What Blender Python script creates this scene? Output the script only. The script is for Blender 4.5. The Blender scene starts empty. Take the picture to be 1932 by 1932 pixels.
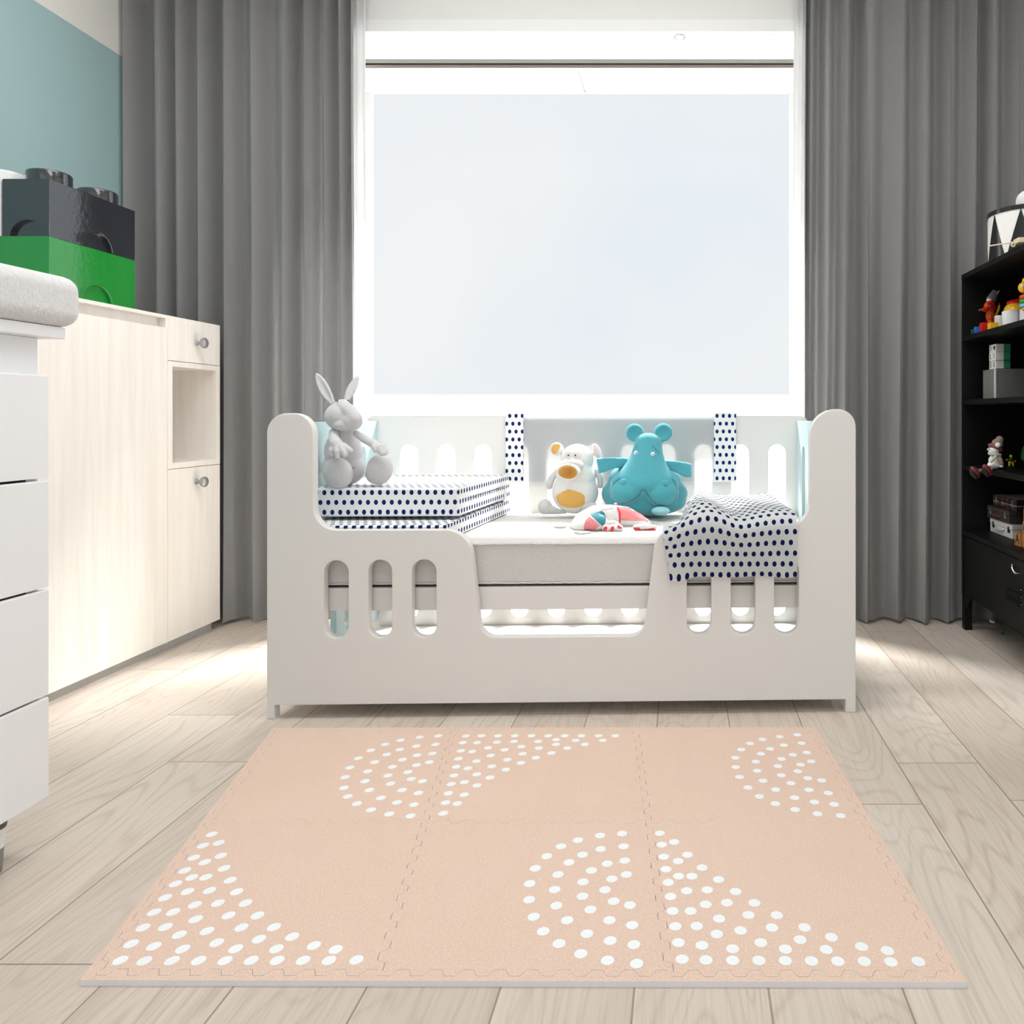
import bpy, bmesh, math, random
from mathutils import Vector, Matrix
from mathutils.bvhtree import BVHTree

random.seed(7)
SC = bpy.context.scene
COL = SC.collection
PI = math.pi
# camera model: 1932 px frame, focal 1420 px, principal point (1290, 785), eye 0.85 m above the floor
F, CX, CY, EYE = 1420.0, 1290.0, 785.0, 0.85
CAM = Vector((0, 0, EYE))


def ray(px, py):
    return Vector(((px - CX) / F, 1.0, (CY - py) / F))


def at(px, py, Y):
    return CAM + ray(px, py) * Y


def lin(c):
    c /= 255.0
    return c / 12.92 if c <= 0.04045 else ((c + 0.055) / 1.055) ** 2.4


def rgb(r, g, b):
    return (lin(r), lin(g), lin(b), 1.0)


# ------------------------------------------------------------------ materials
def nt_new(name):
    m = bpy.data.materials.new(name)
    m.use_nodes = True
    nt = m.node_tree
    nt.nodes.clear()
    out = nt.nodes.new('ShaderNodeOutputMaterial')
    b = nt.nodes.new('ShaderNodeBsdfPrincipled')
    nt.links.new(b.outputs[0], out.inputs[0])
    return m, nt, b, out


def node(nt, t, **kw):
    n = nt.nodes.new(t)
    for k, v in kw.items():
        if k.startswith('i_'):
            n.inputs[k[2:].replace('_', ' ')].default_value = v
        else:
            setattr(n, k, v)
    return n


def math_n(nt, op, a, b=None, c=None):
    n = nt.nodes.new('ShaderNodeMath')
    n.operation = op
    for i, v in enumerate((a, b, c)):
        if v is None:
            continue
        if isinstance(v, (int, float)):
            n.inputs[i].default_value = v
        else:
            nt.links.new(v, n.inputs[i])
    return n.outputs[0]


def mix_col(nt, fac, a, b, mode='MIX'):
    n = nt.nodes.new('ShaderNodeMix')
    n.data_type = 'RGBA'
    n.blend_type = mode
    for s, v in ((n.inputs[0], fac), (n.inputs[6], a), (n.inputs[7], b)):
        if isinstance(v, (int, float)):
            s.default_value = v
        elif isinstance(v, tuple):
            s.default_value = v
        else:
            nt.links.new(v, s)
    return n.outputs[2]


def mat(name, col, rough=0.5, var=0.04, vscale=40, bump=0.0, bscale=200, stretch=(1, 1, 1),
        metal=0.0, spec=0.5, coat=0.0, sheen=0.0, ior=1.5):
    m, nt, b, out = nt_new(name)
    tc = node(nt, 'ShaderNodeTexCoord')
    mp = node(nt, 'ShaderNodeMapping')
    mp.inputs['Scale'].default_value = stretch
    nt.links.new(tc.outputs['Object'], mp.inputs[0])
    n1 = node(nt, 'ShaderNodeTexNoise', i_Scale=vscale, i_Detail=3.0)
    nt.links.new(mp.outputs[0], n1.inputs['Vector'])
    d = tuple(max(0, c * (1 - var)) for c in col[:3]) + (1,)
    l = tuple(min(1, c * (1 + var)) for c in col[:3]) + (1,)
    nt.links.new(mix_col(nt, n1.outputs['Fac'], d, l), b.inputs['Base Color'])
    b.inputs['Roughness'].default_value = rough
    b.inputs['Metallic'].default_value = metal
    b.inputs['IOR'].default_value = ior
    b.inputs['Specular IOR Level'].default_value = spec
    b.inputs['Coat Weight'].default_value = coat
    b.inputs['Coat Roughness'].default_value = 0.05
    b.inputs['Sheen Weight'].default_value = sheen
    if bump:
        n2 = node(nt, 'ShaderNodeTexNoise', i_Scale=bscale, i_Detail=2.0)
        nt.links.new(mp.outputs[0], n2.inputs['Vector'])
        bp = node(nt, 'ShaderNodeBump', i_Strength=bump, i_Distance=0.004)
        nt.links.new(n2.outputs['Fac'], bp.inputs['Height'])
        nt.links.new(bp.outputs[0], b.inputs['Normal'])
    return m


def polka(name, ground, dot):
    """cloth with staggered oval dots, UVs in metres"""
    sx, sy, rx, ry = 0.0236, 0.0295, 0.0061, 0.0077
    m, nt, b, out = nt_new(name)
    uv = node(nt, 'ShaderNodeUVMap', uv_map='UVMap')
    sep = node(nt, 'ShaderNodeSeparateXYZ')
    nt.links.new(uv.outputs[0], sep.inputs[0])
    v = math_n(nt, 'DIVIDE', sep.outputs[1], sy / 1.0)
    row = math_n(nt, 'FLOOR', v)
    par = math_n(nt, 'MULTIPLY', math_n(nt, 'FLOORED_MODULO', row, 2.0), 0.5)
    u = math_n(nt, 'ADD', math_n(nt, 'DIVIDE', sep.outputs[0], sx), par)
    fu = math_n(nt, 'MULTIPLY', math_n(nt, 'SUBTRACT', math_n(nt, 'FRACT', u), 0.5), sx / rx)
    fv = math_n(nt, 'MULTIPLY', math_n(nt, 'SUBTRACT', math_n(nt, 'FRACT', v), 0.5), sy / ry)
    d = math_n(nt, 'ADD', math_n(nt, 'POWER', math_n(nt, 'ABSOLUTE', fu), 2.0), math_n(nt, 'POWER', math_n(nt, 'ABSOLUTE', fv), 2.0))
    fac = math_n(nt, 'LESS_THAN', d, 1.0)
    nt.links.new(mix_col(nt, fac, ground, dot), b.inputs['Base Color'])
    b.inputs['Roughness'].default_value = 0.85
    b.inputs['Specular IOR Level'].default_value = 0.15
    return m


def wood_mat(name, dark, light, rough=0.45, axis='z'):
    m, nt, b, out = nt_new(name)
    tc = node(nt, 'ShaderNodeTexCoord')
    mp = node(nt, 'ShaderNodeMapping')
    mp.inputs['Scale'].default_value = {'z': (38, 38, 1.6), 'y': (38, 1.6, 38)}[axis]
    nt.links.new(tc.outputs['Object'], mp.inputs[0])
    n1 = node(nt, 'ShaderNodeTexNoise', i_Scale=1.0, i_Detail=5.0, i_Distortion=0.6)
    nt.links.new(mp.outputs[0], n1.inputs['Vector'])
    mp2 = node(nt, 'ShaderNodeMapping')
    mp2.inputs['Scale'].default_value = {'z': (420, 420, 9), 'y': (420, 9, 420)}[axis]
    nt.links.new(tc.outputs['Object'], mp2.inputs[0])
    n2 = node(nt, 'ShaderNodeTexNoise', i_Scale=1.0, i_Detail=2.0)
    nt.links.new(mp2.outputs[0], n2.inputs['Vector'])
    f = math_n(nt, 'ADD', math_n(nt, 'MULTIPLY', n1.outputs['Fac'], 0.7), math_n(nt, 'MULTIPLY', n2.outputs['Fac'], 0.3))
    r = node(nt, 'ShaderNodeValToRGB')
    r.color_ramp.elements[0].position = 0.35
    r.color_ramp.elements[1].position = 0.62
    r.color_ramp.elements[0].color = dark
    r.color_ramp.elements[1].color = light
    nt.links.new(f, r.inputs[0])
    nt.links.new(r.outputs[0], b.inputs['Base Color'])
    b.inputs['Roughness'].default_value = rough
    b.inputs['Specular IOR Level'].default_value = 0.3
    return m


def floor_mat():
    m, nt, b, out = nt_new('plank_floor')
    tc = node(nt, 'ShaderNodeTexCoord')
    sp = node(nt, 'ShaderNodeSeparateXYZ')
    nt.links.new(tc.outputs['Object'], sp.inputs[0])
    X, Y = sp.outputs[0], sp.outputs[1]
    cb = node(nt, 'ShaderNodeCombineXYZ')
    rowi = math_n(nt, 'FLOOR', math_n(nt, 'DIVIDE', math_n(nt, 'ADD', X, 0.0735 + 0.199 * 40), 0.199))
    rnd = math_n(nt, 'FRACT', math_n(nt, 'MULTIPLY', math_n(nt, 'SINE', math_n(nt, 'MULTIPLY', rowi, 12.9898)), 437.585))
    nt.links.new(math_n(nt, 'MULTIPLY_ADD', rnd, 1.3, math_n(nt, 'ADD', Y, 20.33)), cb.inputs[0])
    nt.links.new(math_n(nt, 'ADD', X, 0.0735 + 0.199 * 40), cb.inputs[1])
    br = node(nt, 'ShaderNodeTexBrick', offset=0.0, offset_frequency=2)
    br.inputs['Scale'].default_value = 1.0
    br.inputs['Brick Width'].default_value = 1.3
    br.inputs['Row Height'].default_value = 0.199
    br.inputs['Mortar Size'].default_value = 0.0017
    br.inputs['Mortar Smooth'].default_value = 0.1
    br.inputs['Color1'].default_value = (0, 0, 0, 1)
    br.inputs['Color2'].default_value = (1, 1, 1, 1)
    br.inputs['Mortar'].default_value = (0.5, 0.5, 0.5, 1)
    nt.links.new(cb.outputs[0], br.inputs['Vector'])
    tint = node(nt, 'ShaderNodeSeparateColor')
    nt.links.new(br.outputs['Color'], tint.inputs[0])
    t = tint.outputs[0]

    def vec(ax, ay):
        c = node(nt, 'ShaderNodeCombineXYZ')
        nt.links.new(math_n(nt, 'MULTIPLY_ADD', X, ax, math_n(nt, 'MULTIPLY', t, 41.0)), c.inputs[0])
        nt.links.new(math_n(nt, 'MULTIPLY_ADD', Y, ay, math_n(nt, 'MULTIPLY', t, 17.0)), c.inputs[1])
        nt.links.new(math_n(nt, 'MULTIPLY', t, 9.0), c.inputs[2])
        return c.outputs[0]
    n1 = node(nt, 'ShaderNodeTexNoise', i_Scale=1.0, i_Detail=1.6, i_Roughness=0.45, i_Distortion=0.35)
    nt.links.new(vec(6.5, 1.15), n1.inputs['Vector'])
    ring = math_n(nt, 'MULTIPLY_ADD', math_n(nt, 'SINE', math_n(nt, 'MULTIPLY', n1.outputs['Fac'], 105.0)), 0.5, 0.5)
    ring = math_n(nt, 'POWER', ring, 6.0)
    gate = node(nt, 'ShaderNodeTexNoise', i_Scale=1.0, i_Detail=1.0)
    nt.links.new(vec(4.0, 1.3), gate.inputs['Vector'])
    ring = math_n(nt, 'MULTIPLY', ring, math_n(nt, 'MULTIPLY', gate.outputs['Fac'], 1.2))
    n2 = node(nt, 'ShaderNodeTexNoise', i_Scale=1.0, i_Detail=4.0, i_Roughness=0.65)
    nt.links.new(vec(170.0, 4.0), n2.inputs['Vector'])
    n3 = node(nt, 'ShaderNodeTexNoise', i_Scale=1.0, i_Detail=2.0)
    nt.links.new(vec(5.0, 1.0), n3.inputs['Vector'])
    base = mix_col(nt, t, rgb(196, 182, 169), rgb(212, 201, 190))
    base = mix_col(nt, math_n(nt, 'MULTIPLY', n3.outputs['Fac'], 0.55), base, rgb(222, 212, 202))
    base = mix_col(nt, math_n(nt, 'MULTIPLY', math_n(nt, 'MULTIPLY', ring, n2.outputs['Fac']), 0.62), base, rgb(150, 130, 110))
    st = node(nt, 'ShaderNodeMapRange')
    st.inputs[1].default_value = 0.45
    st.inputs[2].default_value = 0.8
    nt.links.new(n2.outputs['Fac'], st.inputs[0])
    base = mix_col(nt, math_n(nt, 'MULTIPLY', st.outputs[0], 0.42), base, rgb(164, 147, 130))
    base = mix_col(nt, math_n(nt, 'MULTIPLY', br.outputs['Fac'], 0.75), base, rgb(132, 116, 100))
    nt.links.new(base, b.inputs['Base Color'])
    b.inputs['Roughness'].default_value = 0.42
    b.inputs['Specular IOR Level'].default_value = 0.35
    hgt = math_n(nt, 'SUBTRACT', math_n(nt, 'MULTIPLY', n2.outputs['Fac'], 0.12), br.outputs['Fac'])
    bp = node(nt, 'ShaderNodeBump', i_Strength=0.35, i_Distance=0.002)
    nt.links.new(hgt, bp.inputs['Height'])
    nt.links.new(bp.outputs[0], b.inputs['Normal'])
    return m


def wall_left_mat():
    m, nt, b, out = nt_new('wall_paint_teal_and_white')
    tc = node(nt, 'ShaderNodeTexCoord')
    sp = node(nt, 'ShaderNodeSeparateXYZ')
    nt.links.new(tc.outputs['Object'], sp.inputs[0])
    n = node(nt, 'ShaderNodeTexNoise', i_Scale=260.0, i_Detail=2.0)
    nt.links.new(tc.outputs['Object'], n.inputs['Vector'])
    up = math_n(nt, 'GREATER_THAN', sp.outputs[2], 2.322)
    teal = mix_col(nt, n.outputs['Fac'], TEAL_D, TEAL_L)
    nt.links.new(mix_col(nt, up, teal, rgb(228, 226, 222)), b.inputs['Base Color'])
    b.inputs['Roughness'].default_value = 0.7
    bp = node(nt, 'ShaderNodeBump', i_Strength=0.08, i_Distance=0.002)
    nt.links.new(n.outputs['Fac'], bp.inputs['Height'])
    nt.links.new(bp.outputs[0], b.inputs['Normal'])
    return m


TEAL_D, TEAL_L = rgb(150, 180, 184), rgb(161, 190, 193)


def sheer_mat(name, col, trans=0.35, clear=0.25):
    m, nt, b, out = nt_new(name)
    tc = node(nt, 'ShaderNodeTexCoord')
    n = node(nt, 'ShaderNodeTexNoise', i_Scale=300.0)
    nt.links.new(tc.outputs['Object'], n.inputs['Vector'])
    c = mix_col(nt, n.outputs['Fac'], col, tuple(min(1, x * 1.03) for x in col[:3]) + (1,))
    nt.links.new(c, b.inputs['Base Color'])
    b.inputs['Roughness'].default_value = 0.9
    b.inputs['Specular IOR Level'].default_value = 0.1
    tr = node(nt, 'ShaderNodeBsdfTranslucent')
    nt.links.new(c, tr.inputs[0])
    tp = node(nt, 'ShaderNodeBsdfTransparent')
    m1 = node(nt, 'ShaderNodeMixShader')
    m1.inputs[0].default_value = trans
    nt.links.new(b.outputs[0], m1.inputs[1])
    nt.links.new(tr.outputs[0], m1.inputs[2])
    m2 = node(nt, 'ShaderNodeMixShader')
    m2.inputs[0].default_value = clear
    nt.links.new(m1.outputs[0], m2.inputs[1])
    nt.links.new(tp.outputs[0], m2.inputs[2])
    nt.links.new(m2.outputs[0], out.inputs[0])
    return m


def glass_mat():
    m, nt, b, out = nt_new('window_glass')
    nt.nodes.remove(b)
    tp = node(nt, 'ShaderNodeBsdfTransparent')
    tp.inputs[0].default_value = (0.985, 0.992, 0.995, 1)
    gl = node(nt, 'ShaderNodeBsdfGlossy')
    gl.inputs['Roughness'].default_value = 0.02
    mx = node(nt, 'ShaderNodeMixShader')
    mx.inputs[0].default_value = 0.001
    nt.links.new(tp.outputs[0], mx.inputs[1])
    nt.links.new(gl.outputs[0], mx.inputs[2])
    nt.links.new(mx.outputs[0], out.inputs[0])
    return m


def plaid_mat():
    m, nt, b, out = nt_new('plaid_cloth')
    tc = node(nt, 'ShaderNodeTexCoord')
    sp = node(nt, 'ShaderNodeSeparateXYZ')
    nt.links.new(tc.outputs['Object'], sp.inputs[0])

    def band(s, p, o):
        return math_n(nt, 'LESS_THAN', math_n(nt, 'ABSOLUTE', math_n(nt, 'SUBTRACT', math_n(nt, 'FRACT', math_n(nt, 'ADD', math_n(nt, 'DIVIDE', s, p), o)), 0.5)), 0.09)
    v = band(sp.outputs[1], 0.048, 0.1)
    h = band(sp.outputs[2], 0.026, 0.72)
    c = mix_col(nt, v, rgb(20, 17, 17), rgb(92, 60, 58))
    c = mix_col(nt, h, c, rgb(150, 112, 108))
    c = mix_col(nt, math_n(nt, 'MULTIPLY', v, h), c, rgb(230, 226, 220))
    nt.links.new(c, b.inputs['Base Color'])
    b.inputs['Roughness'].default_value = 0.7
    return m


M = {}
M['floor'] = floor_mat()
M['wall_left'] = wall_left_mat()
M['white_wall'] = mat('white_wall_paint', rgb(238, 238, 236), 0.8, 0.01, 60, 0.05, 300)
M['ceiling'] = mat('white_ceiling_paint', rgb(242, 242, 240), 0.85, 0.01, 60)
M['frame'] = mat('white_window_frame', rgb(244, 245, 246), 0.4, 0.005)
M['soffit'] = mat('white_soffit_panel', rgb(240, 240, 238), 0.5, 0.008)
M['bronze'] = mat('bronze_anodised_rail', rgb(128, 112, 106), 0.35, 0.05, metal=0.6)
M['rail_grey'] = mat('grey_green_rail', rgb(140, 140, 130), 0.45, 0.03, metal=0.2)
M['slot_dark'] = mat('dark_slot_lining', rgb(34, 30, 29), 0.7, 0.05)
M['curtain'] = mat('grey_woven_curtain', rgb(188, 187, 187), 0.95, 0.16, 420, 0.5, 500, spec=0.1, sheen=0.25)
M['sheer'] = sheer_mat('white_sheer_voile', (0.95, 0.95, 0.95, 1), 0.5, 0.04)
M['glass'] = glass_mat()
M['bed_white'] = mat('white_lacquered_board', rgb(228, 226, 223), 0.42, 0.006, 8, spec=0.35)
M['bed_blue'] = mat('pale_blue_lacquered_board', rgb(196, 221, 225), 0.4, 0.01, 8, spec=0.35)
M['mattress'] = mat('woven_mattress_ticking', rgb(214, 212, 209), 0.9, 0.06, 180, 0.55, 210, (1, 1, 2.2), spec=0.15)
M['polka'] = polka('white_cotton_with_navy_dots', rgb(238, 240, 240), rgb(20, 36, 98))
M['pad_sheer'] = sheer_mat('thin_grey_white_bumper_cloth', rgb(214, 216, 218), 0.3, 0.38)
M['plush_grey'] = mat('grey_plush', rgb(212, 211, 213), 0.95, 0.08, 260, 0.35, 420, spec=0.1, sheen=0.3)
M['plush_white'] = mat('white_plush', rgb(228, 227, 225), 0.95, 0.05, 260, 0.3, 420, spec=0.1, sheen=0.3)
M['plush_lightgrey'] = mat('light_grey_plush', rgb(200, 200, 200), 0.95, 0.05, 260, 0.3, 420, spec=0.1, sheen=0.3)
M['plush_orange'] = mat('ochre_plush', rgb(222, 174, 98), 0.9, 0.1, 160, 0.2, 300, spec=0.1)
M['plush_cream'] = mat('cream_plush', rgb(234, 214, 190), 0.9, 0.08, 160, 0.2, 300, spec=0.1)
M['plush_teal'] = mat('teal_plush', rgb(76, 165, 178), 0.7, 0.04, 120, 0.12, 420, spec=0.3, sheen=0.4)
M['plush_paleteal'] = mat('pale_teal_plush', rgb(150, 205, 214), 0.7, 0.04, 120, spec=0.3)
M['thread'] = mat('dark_grey_thread', rgb(72, 88, 94), 0.8, 0.05)
M['bead_white'] = mat('white_bead', rgb(238, 238, 238), 0.3, 0.01)
M['bead_dark'] = mat('dark_bead', rgb(46, 44, 46), 0.3, 0.02)
M['felt_pink'] = mat('pink_felt', rgb(232, 140, 144), 0.85, 0.06, 160, 0.15, 300)
M['felt_palepink'] = mat('pale_pink_felt', rgb(244, 206, 206), 0.85, 0.05, 160)
M['felt_red'] = mat('red_felt', rgb(222, 66, 72), 0.8, 0.06, 160)
M['felt_teal'] = mat('dark_teal_felt', rgb(58, 134, 146), 0.8, 0.06, 160)
M['dresser'] = mat('white_dresser_lacquer', rgb(243, 244, 247), 0.4, 0.006, 12, spec=0.35)
M['gap_dark'] = mat('dark_drawer_gap', rgb(40, 44, 50), 0.7, 0.02)
M['cushion'] = mat('white_boucle_cushion', rgb(226, 226, 226), 0.95, 0.05, 300, 0.9, 330, (1, 1.0, 0.35), spec=0.1)
M['leg_dark'] = mat('dark_brown_leg_cap', rgb(98, 88, 78), 0.4, 0.05)
M['leg_grey'] = mat('grey_metal_leg_tip', rgb(150, 150, 150), 0.4, 0.04, metal=0.4)
M['birch'] = wood_mat('pale_birch_veneer', rgb(245, 237, 229), rgb(251, 247, 242))
M['plinth'] = mat('grey_plinth', rgb(190, 188, 186), 0.6, 0.02)
M['knob'] = mat('brushed_grey_knob', rgb(168, 168, 170), 0.3, 0.03, metal=0.55)
M['box_black'] = mat('glossy_black_plastic', rgb(26, 28, 38), 0.1, 0.03, 60, 0.12, 60, coat=1.0, ior=1.75)
M['box_green'] = mat('glossy_green_plastic', rgb(6, 140, 42), 0.1, 0.03, 60, 0.12, 60, coat=0.6, ior=1.7)
M['box_white'] = mat('glossy_white_plastic', rgb(232, 232, 232), 0.2, 0.01)
M['steel_black'] = mat('black_powder_coated_steel', rgb(13, 13, 13), 0.5, 0.1, 200, spec=0.22)
M['steel_handle'] = mat('polished_steel', rgb(190, 190, 192), 0.22, 0.02, metal=1.0)
M['foil'] = mat('brushed_silver_metal', rgb(190, 188, 184), 0.3, 0.1, 60, 0.2, 260, metal=0.7)
M['toy_grey'] = mat('grey_painted_tin', rgb(128, 130, 136), 0.35, 0.04, metal=0.3)
M['toy_orange'] = mat('glossy_orange_plastic', rgb(214, 72, 24), 0.18, 0.02)
M['toy_red'] = mat('glossy_red_plastic', rgb(196, 26, 26), 0.18, 0.02)
M['toy_yellow'] = mat('glossy_yellow_plastic', rgb(240, 186, 40), 0.2, 0.02)
M['toy_blue'] = mat('glossy_blue_plastic', rgb(54, 104, 206), 0.2, 0.02)
M['toy_sky'] = mat('glossy_sky_blue_plastic', rgb(112, 184, 226), 0.2, 0.02)
M['toy_green'] = mat('glossy_grass_green_plastic', rgb(50, 160, 44), 0.2, 0.02)
M['toy_dgreen'] = mat('dark_green_paint', rgb(18, 96, 44), 0.35, 0.04)
M['toy_white'] = mat('white_toy_plastic', rgb(236, 236, 236), 0.3, 0.01)
M['cube_green'] = mat('green_painted_cube', rgb(50, 134, 94), 0.5, 0.03)
M['cube_white'] = mat('white_painted_cube', rgb(222, 221, 218), 0.5, 0.02)
M['ink'] = mat('black_ink', rgb(26, 24, 24), 0.6, 0.02)
M['drum_white'] = mat('white_drum_shell', rgb(232, 231, 228), 0.35, 0.01)
M['drum_black'] = mat('black_drum_shell', rgb(30, 32, 33), 0.2, 0.03)
M['beech'] = mat('pale_beech_wood', rgb(222, 208, 172), 0.5, 0.08, 60, stretch=(1, 1, 6))
M['cube_wood'] = mat('toasted_wood', rgb(186, 128, 74), 0.55, 0.14, 60, stretch=(4, 1, 1))
M['case_white'] = mat('white_paper_suitcase', rgb(226, 225, 222), 0.6, 0.02)
M['case_brown'] = mat('dark_brown_leatherette', rgb(62, 53, 49), 0.55, 0.1, 120, 0.2, 300)
M['case_plaid'] = plaid_mat()
M['leather'] = mat('maroon_leather_handle', rgb(104, 60, 58), 0.5, 0.08)
M['doll_brown'] = mat('taupe_knit', rgb(150, 128, 114), 0.9, 0.1, 200, 0.3, 300)
M['doll_maroon'] = mat('maroon_knit', rgb(134, 78, 80), 0.9, 0.08, 200, 0.2, 300)
M['doll_scarf'] = mat('sage_grey_scarf', rgb(190, 194, 182), 0.9, 0.06, 200)
M['doll_boot'] = mat('burgundy_boot', rgb(124, 44, 46), 0.4, 0.08, 90)
M['fig_yellow'] = mat('yellow_lacquer', rgb(200, 186, 30), 0.3, 0.04)
M['fig_green'] = mat('bottle_green_lacquer', rgb(14, 74, 40), 0.4, 0.04)
M['chrome'] = mat('chrome_ring', rgb(210, 210, 208), 0.15, 0.01, metal=1.0)


def foam_mat():
    m, nt, b, out = nt_new('embossed_peach_foam')
    tc = node(nt, 'ShaderNodeTexCoord')
    mp = node(nt, 'ShaderNodeMapping')
    mp.inputs['Rotation'].default_value = (0, 0, math.radians(45))
    nt.links.new(tc.outputs['Object'], mp.inputs[0])
    vo = node(nt, 'ShaderNodeTexVoronoi', distance='CHEBYCHEV', i_Scale=260.0, i_Randomness=0.55)
    nt.links.new(mp.outputs[0], vo.inputs['Vector'])
    n = node(nt, 'ShaderNodeTexNoise', i_Scale=4.0, i_Detail=2.0)
    nt.links.new(tc.outputs['Object'], n.inputs['Vector'])
    c = mix_col(nt, n.outputs['Fac'], rgb(215, 184, 165), rgb(219, 191, 176))
    c = mix_col(nt, math_n(nt, 'MULTIPLY', vo.outputs['Distance'], 0.95), c, rgb(242, 220, 204))
    nt.links.new(c, b.inputs['Base Color'])
    b.inputs['Roughness'].default_value = 0.6
    b.inputs['Specular IOR Level'].default_value = 0.25
    bp = node(nt, 'ShaderNodeBump', i_Strength=0.8, i_Distance=0.0014)
    nt.links.new(vo.outputs['Distance'], bp.inputs['Height'])
    nt.links.new(bp.outputs[0], b.inputs['Normal'])
    return m


M['foam'] = foam_mat()
M['foam_dot'] = mat('white_foam_print', rgb(240, 244, 246), 0.6, 0.03, 300, 0.3, 300)
M['foam_side'] = mat('pale_grey_foam_edge', rgb(236, 234, 236), 0.7, 0.02)

# ------------------------------------------------------------------ object helpers
MW = {}          # object name -> world matrix


def thing(name, label, cat, loc=(0, 0, 0), rotz=0.0, group=None, kind=None):
    o = bpy.data.objects.new(name, None)
    o.empty_display_size = 0.05
    COL.objects.link(o)
    o.location = loc
    o.rotation_euler = (0, 0, rotz)
    MW[o.name] = Matrix.Translation(loc) @ Matrix.Rotation(rotz, 4, 'Z')
    if kind:
        o['kind'] = kind
    else:
        o['label'] = label
        o['category'] = cat
    if group:
        o['group'] = group
    return o


def box_uv(me):
    uv = me.uv_layers.new(name='UVMap')
    for p in me.polygons:
        n = p.normal
        a = max(range(3), key=lambda i: abs(n[i]))
        for li in p.loop_indices:
            c = me.vertices[me.loops[li].vertex_index].co
            uv.data[li].uv = (c.y, c.z) if a == 0 else ((c.x, c.z) if a == 1 else (c.x, c.y))


def mk(name, bm, mats, parent=None, world=True, uv=False, smooth=38, label=None, cat=None, group=None, kind=None, keep_uv=False, loc=None):
    """one mesh object from a bmesh given in world coordinates (or the parent's own, world=False)"""
    if not isinstance(mats, (list, tuple)):
        mats = [mats]
    if parent is not None:
        mw = MW[parent.name]
        if world:
            bm.transform(mw.inverted())
    else:
        if loc is None:
            if kind == 'structure':
                loc = (0, 0, 0)
            else:
                xs = [v.co.x for v in bm.verts]
                ys = [v.co.y for v in bm.verts]
                zs = [v.co.z for v in bm.verts]
                loc = ((min(xs) + max(xs)) / 2, (min(ys) + max(ys)) / 2, min(zs))
        mw = Matrix.Translation(loc)
        bm.transform(mw.inverted())
    me = bpy.data.meshes.new(name)
    bm.normal_update()
    bm.to_mesh(me)
    bm.free()
    for m in mats:
        me.materials.append(m)
    if smooth:
        for p in me.polygons:
            p.use_smooth = True
        me.set_sharp_from_angle(angle=math.radians(smooth))
    if uv:
        box_uv(me)
    o = bpy.data.objects.new(name, me)
    COL.objects.link(o)
    if smooth and len(me.polygons) < 2500:
        wn = o.modifiers.new('even_normals', 'WEIGHTED_NORMAL')
        wn.keep_sharp = True
        wn.weight = 80
    if parent is not None:
        o.parent = parent
    else:
        o.location = loc
    MW[o.name] = mw
    if label:
        o['label'] = label
    if cat:
        o['category'] = cat
    if group:
        o['group'] = group
    if kind:
        o['kind'] = kind
    return o


def solo(name, bm, mats, label, cat, group=None, **kw):
    return mk(name, bm, mats, None, label=label, cat=cat, group=group, **kw)


def B():
    return bmesh.new()


def box(bm, x0, x1, y0, y1, z0, z1, b=0.0, seg=2, mi=0):
    r = bmesh.ops.create_cube(bm, size=1.0)
    vs = r['verts']
    for v in vs:
        v.co = Vector(((x0 + x1) / 2 + v.co.x * (x1 - x0), (y0 + y1) / 2 + v.co.y * (y1 - y0), (z0 + z1) / 2 + v.co.z * (z1 - z0)))
    fs = set(f for v in vs for f in v.link_faces)
    for f in fs:
        f.material_index = mi
    if b > 0:
        es = list(set(e for v in vs for e in v.link_edges))
        rr = bmesh.ops.bevel(bm, geom=es, offset=b, segments=seg, profile=0.5, affect='EDGES')
        for f in rr['faces']:
            f.material_index = mi
    return bm


def bx(*a, **k):
    return box(B(), *a, **k)


def align(d):
    return Vector(d).normalized().to_track_quat('Z', 'Y').to_matrix().to_4x4()


def cyl(bm, p0, p1, r0, r1=None, seg=24, mi=0, caps=True):
    p0, p1 = Vector(p0), Vector(p1)
    r1 = r0 if r1 is None else r1
    m = Matrix.Translation((p0 + p1) / 2) @ align(p1 - p0)
    n0 = len(bm.faces)
    bmesh.ops.create_cone(bm, cap_ends=caps, segments=seg, radius1=r0, radius2=r1, depth=(p1 - p0).length, matrix=m)
    bm.faces.ensure_lookup_table()
    for f in bm.faces[n0:]:
        f.material_index = mi
    return bm


def ell(bm, c, rx, ry, rz, rot=0.0, u=24, v=16, mi=0):
    m = Matrix.Translation(c) @ Matrix.Rotation(math.radians(rot), 4, 'Y') @ Matrix.Diagonal((rx, ry, rz, 1))
    n0 = len(bm.faces)
    bmesh.ops.create_uvsphere(bm, u_segments=u, v_segments=v, radius=1.0, matrix=m)
    bm.faces.ensure_lookup_table()
    for f in bm.faces[n0:]:
        f.material_index = mi
    return bm


def lathe(bm, c, prof, axis=(0, 0, 1), seg=32, mi=0):
    """prof: (radius, height) pairs along axis from c"""
    m = Matrix.Translation(c) @ align(axis)
    rings = []
    for r, h in prof:
        if r < 1e-6:
            rings.append([bm.verts.new(m @ Vector((0, 0, h)))])
        else:
            rings.append([bm.verts.new(m @ Vector((r * math.cos(2 * PI * i / seg), r * math.sin(2 * PI * i / seg), h))) for i in range(seg)])
    for a, b in zip(rings, rings[1:]):
        for i in range(seg):
            j = (i + 1) % seg
            if len(a) == 1 and len(b) == 1:
                continue
            if len(a) == 1:
                f = bm.faces.new((a[0], b[j], b[i]))
            elif len(b) == 1:
                f = bm.faces.new((a[i], a[j], b[0]))
            else:
                f = bm.faces.new((a[i], a[j], b[j], b[i]))
            f.material_index = mi
    return bm


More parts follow.
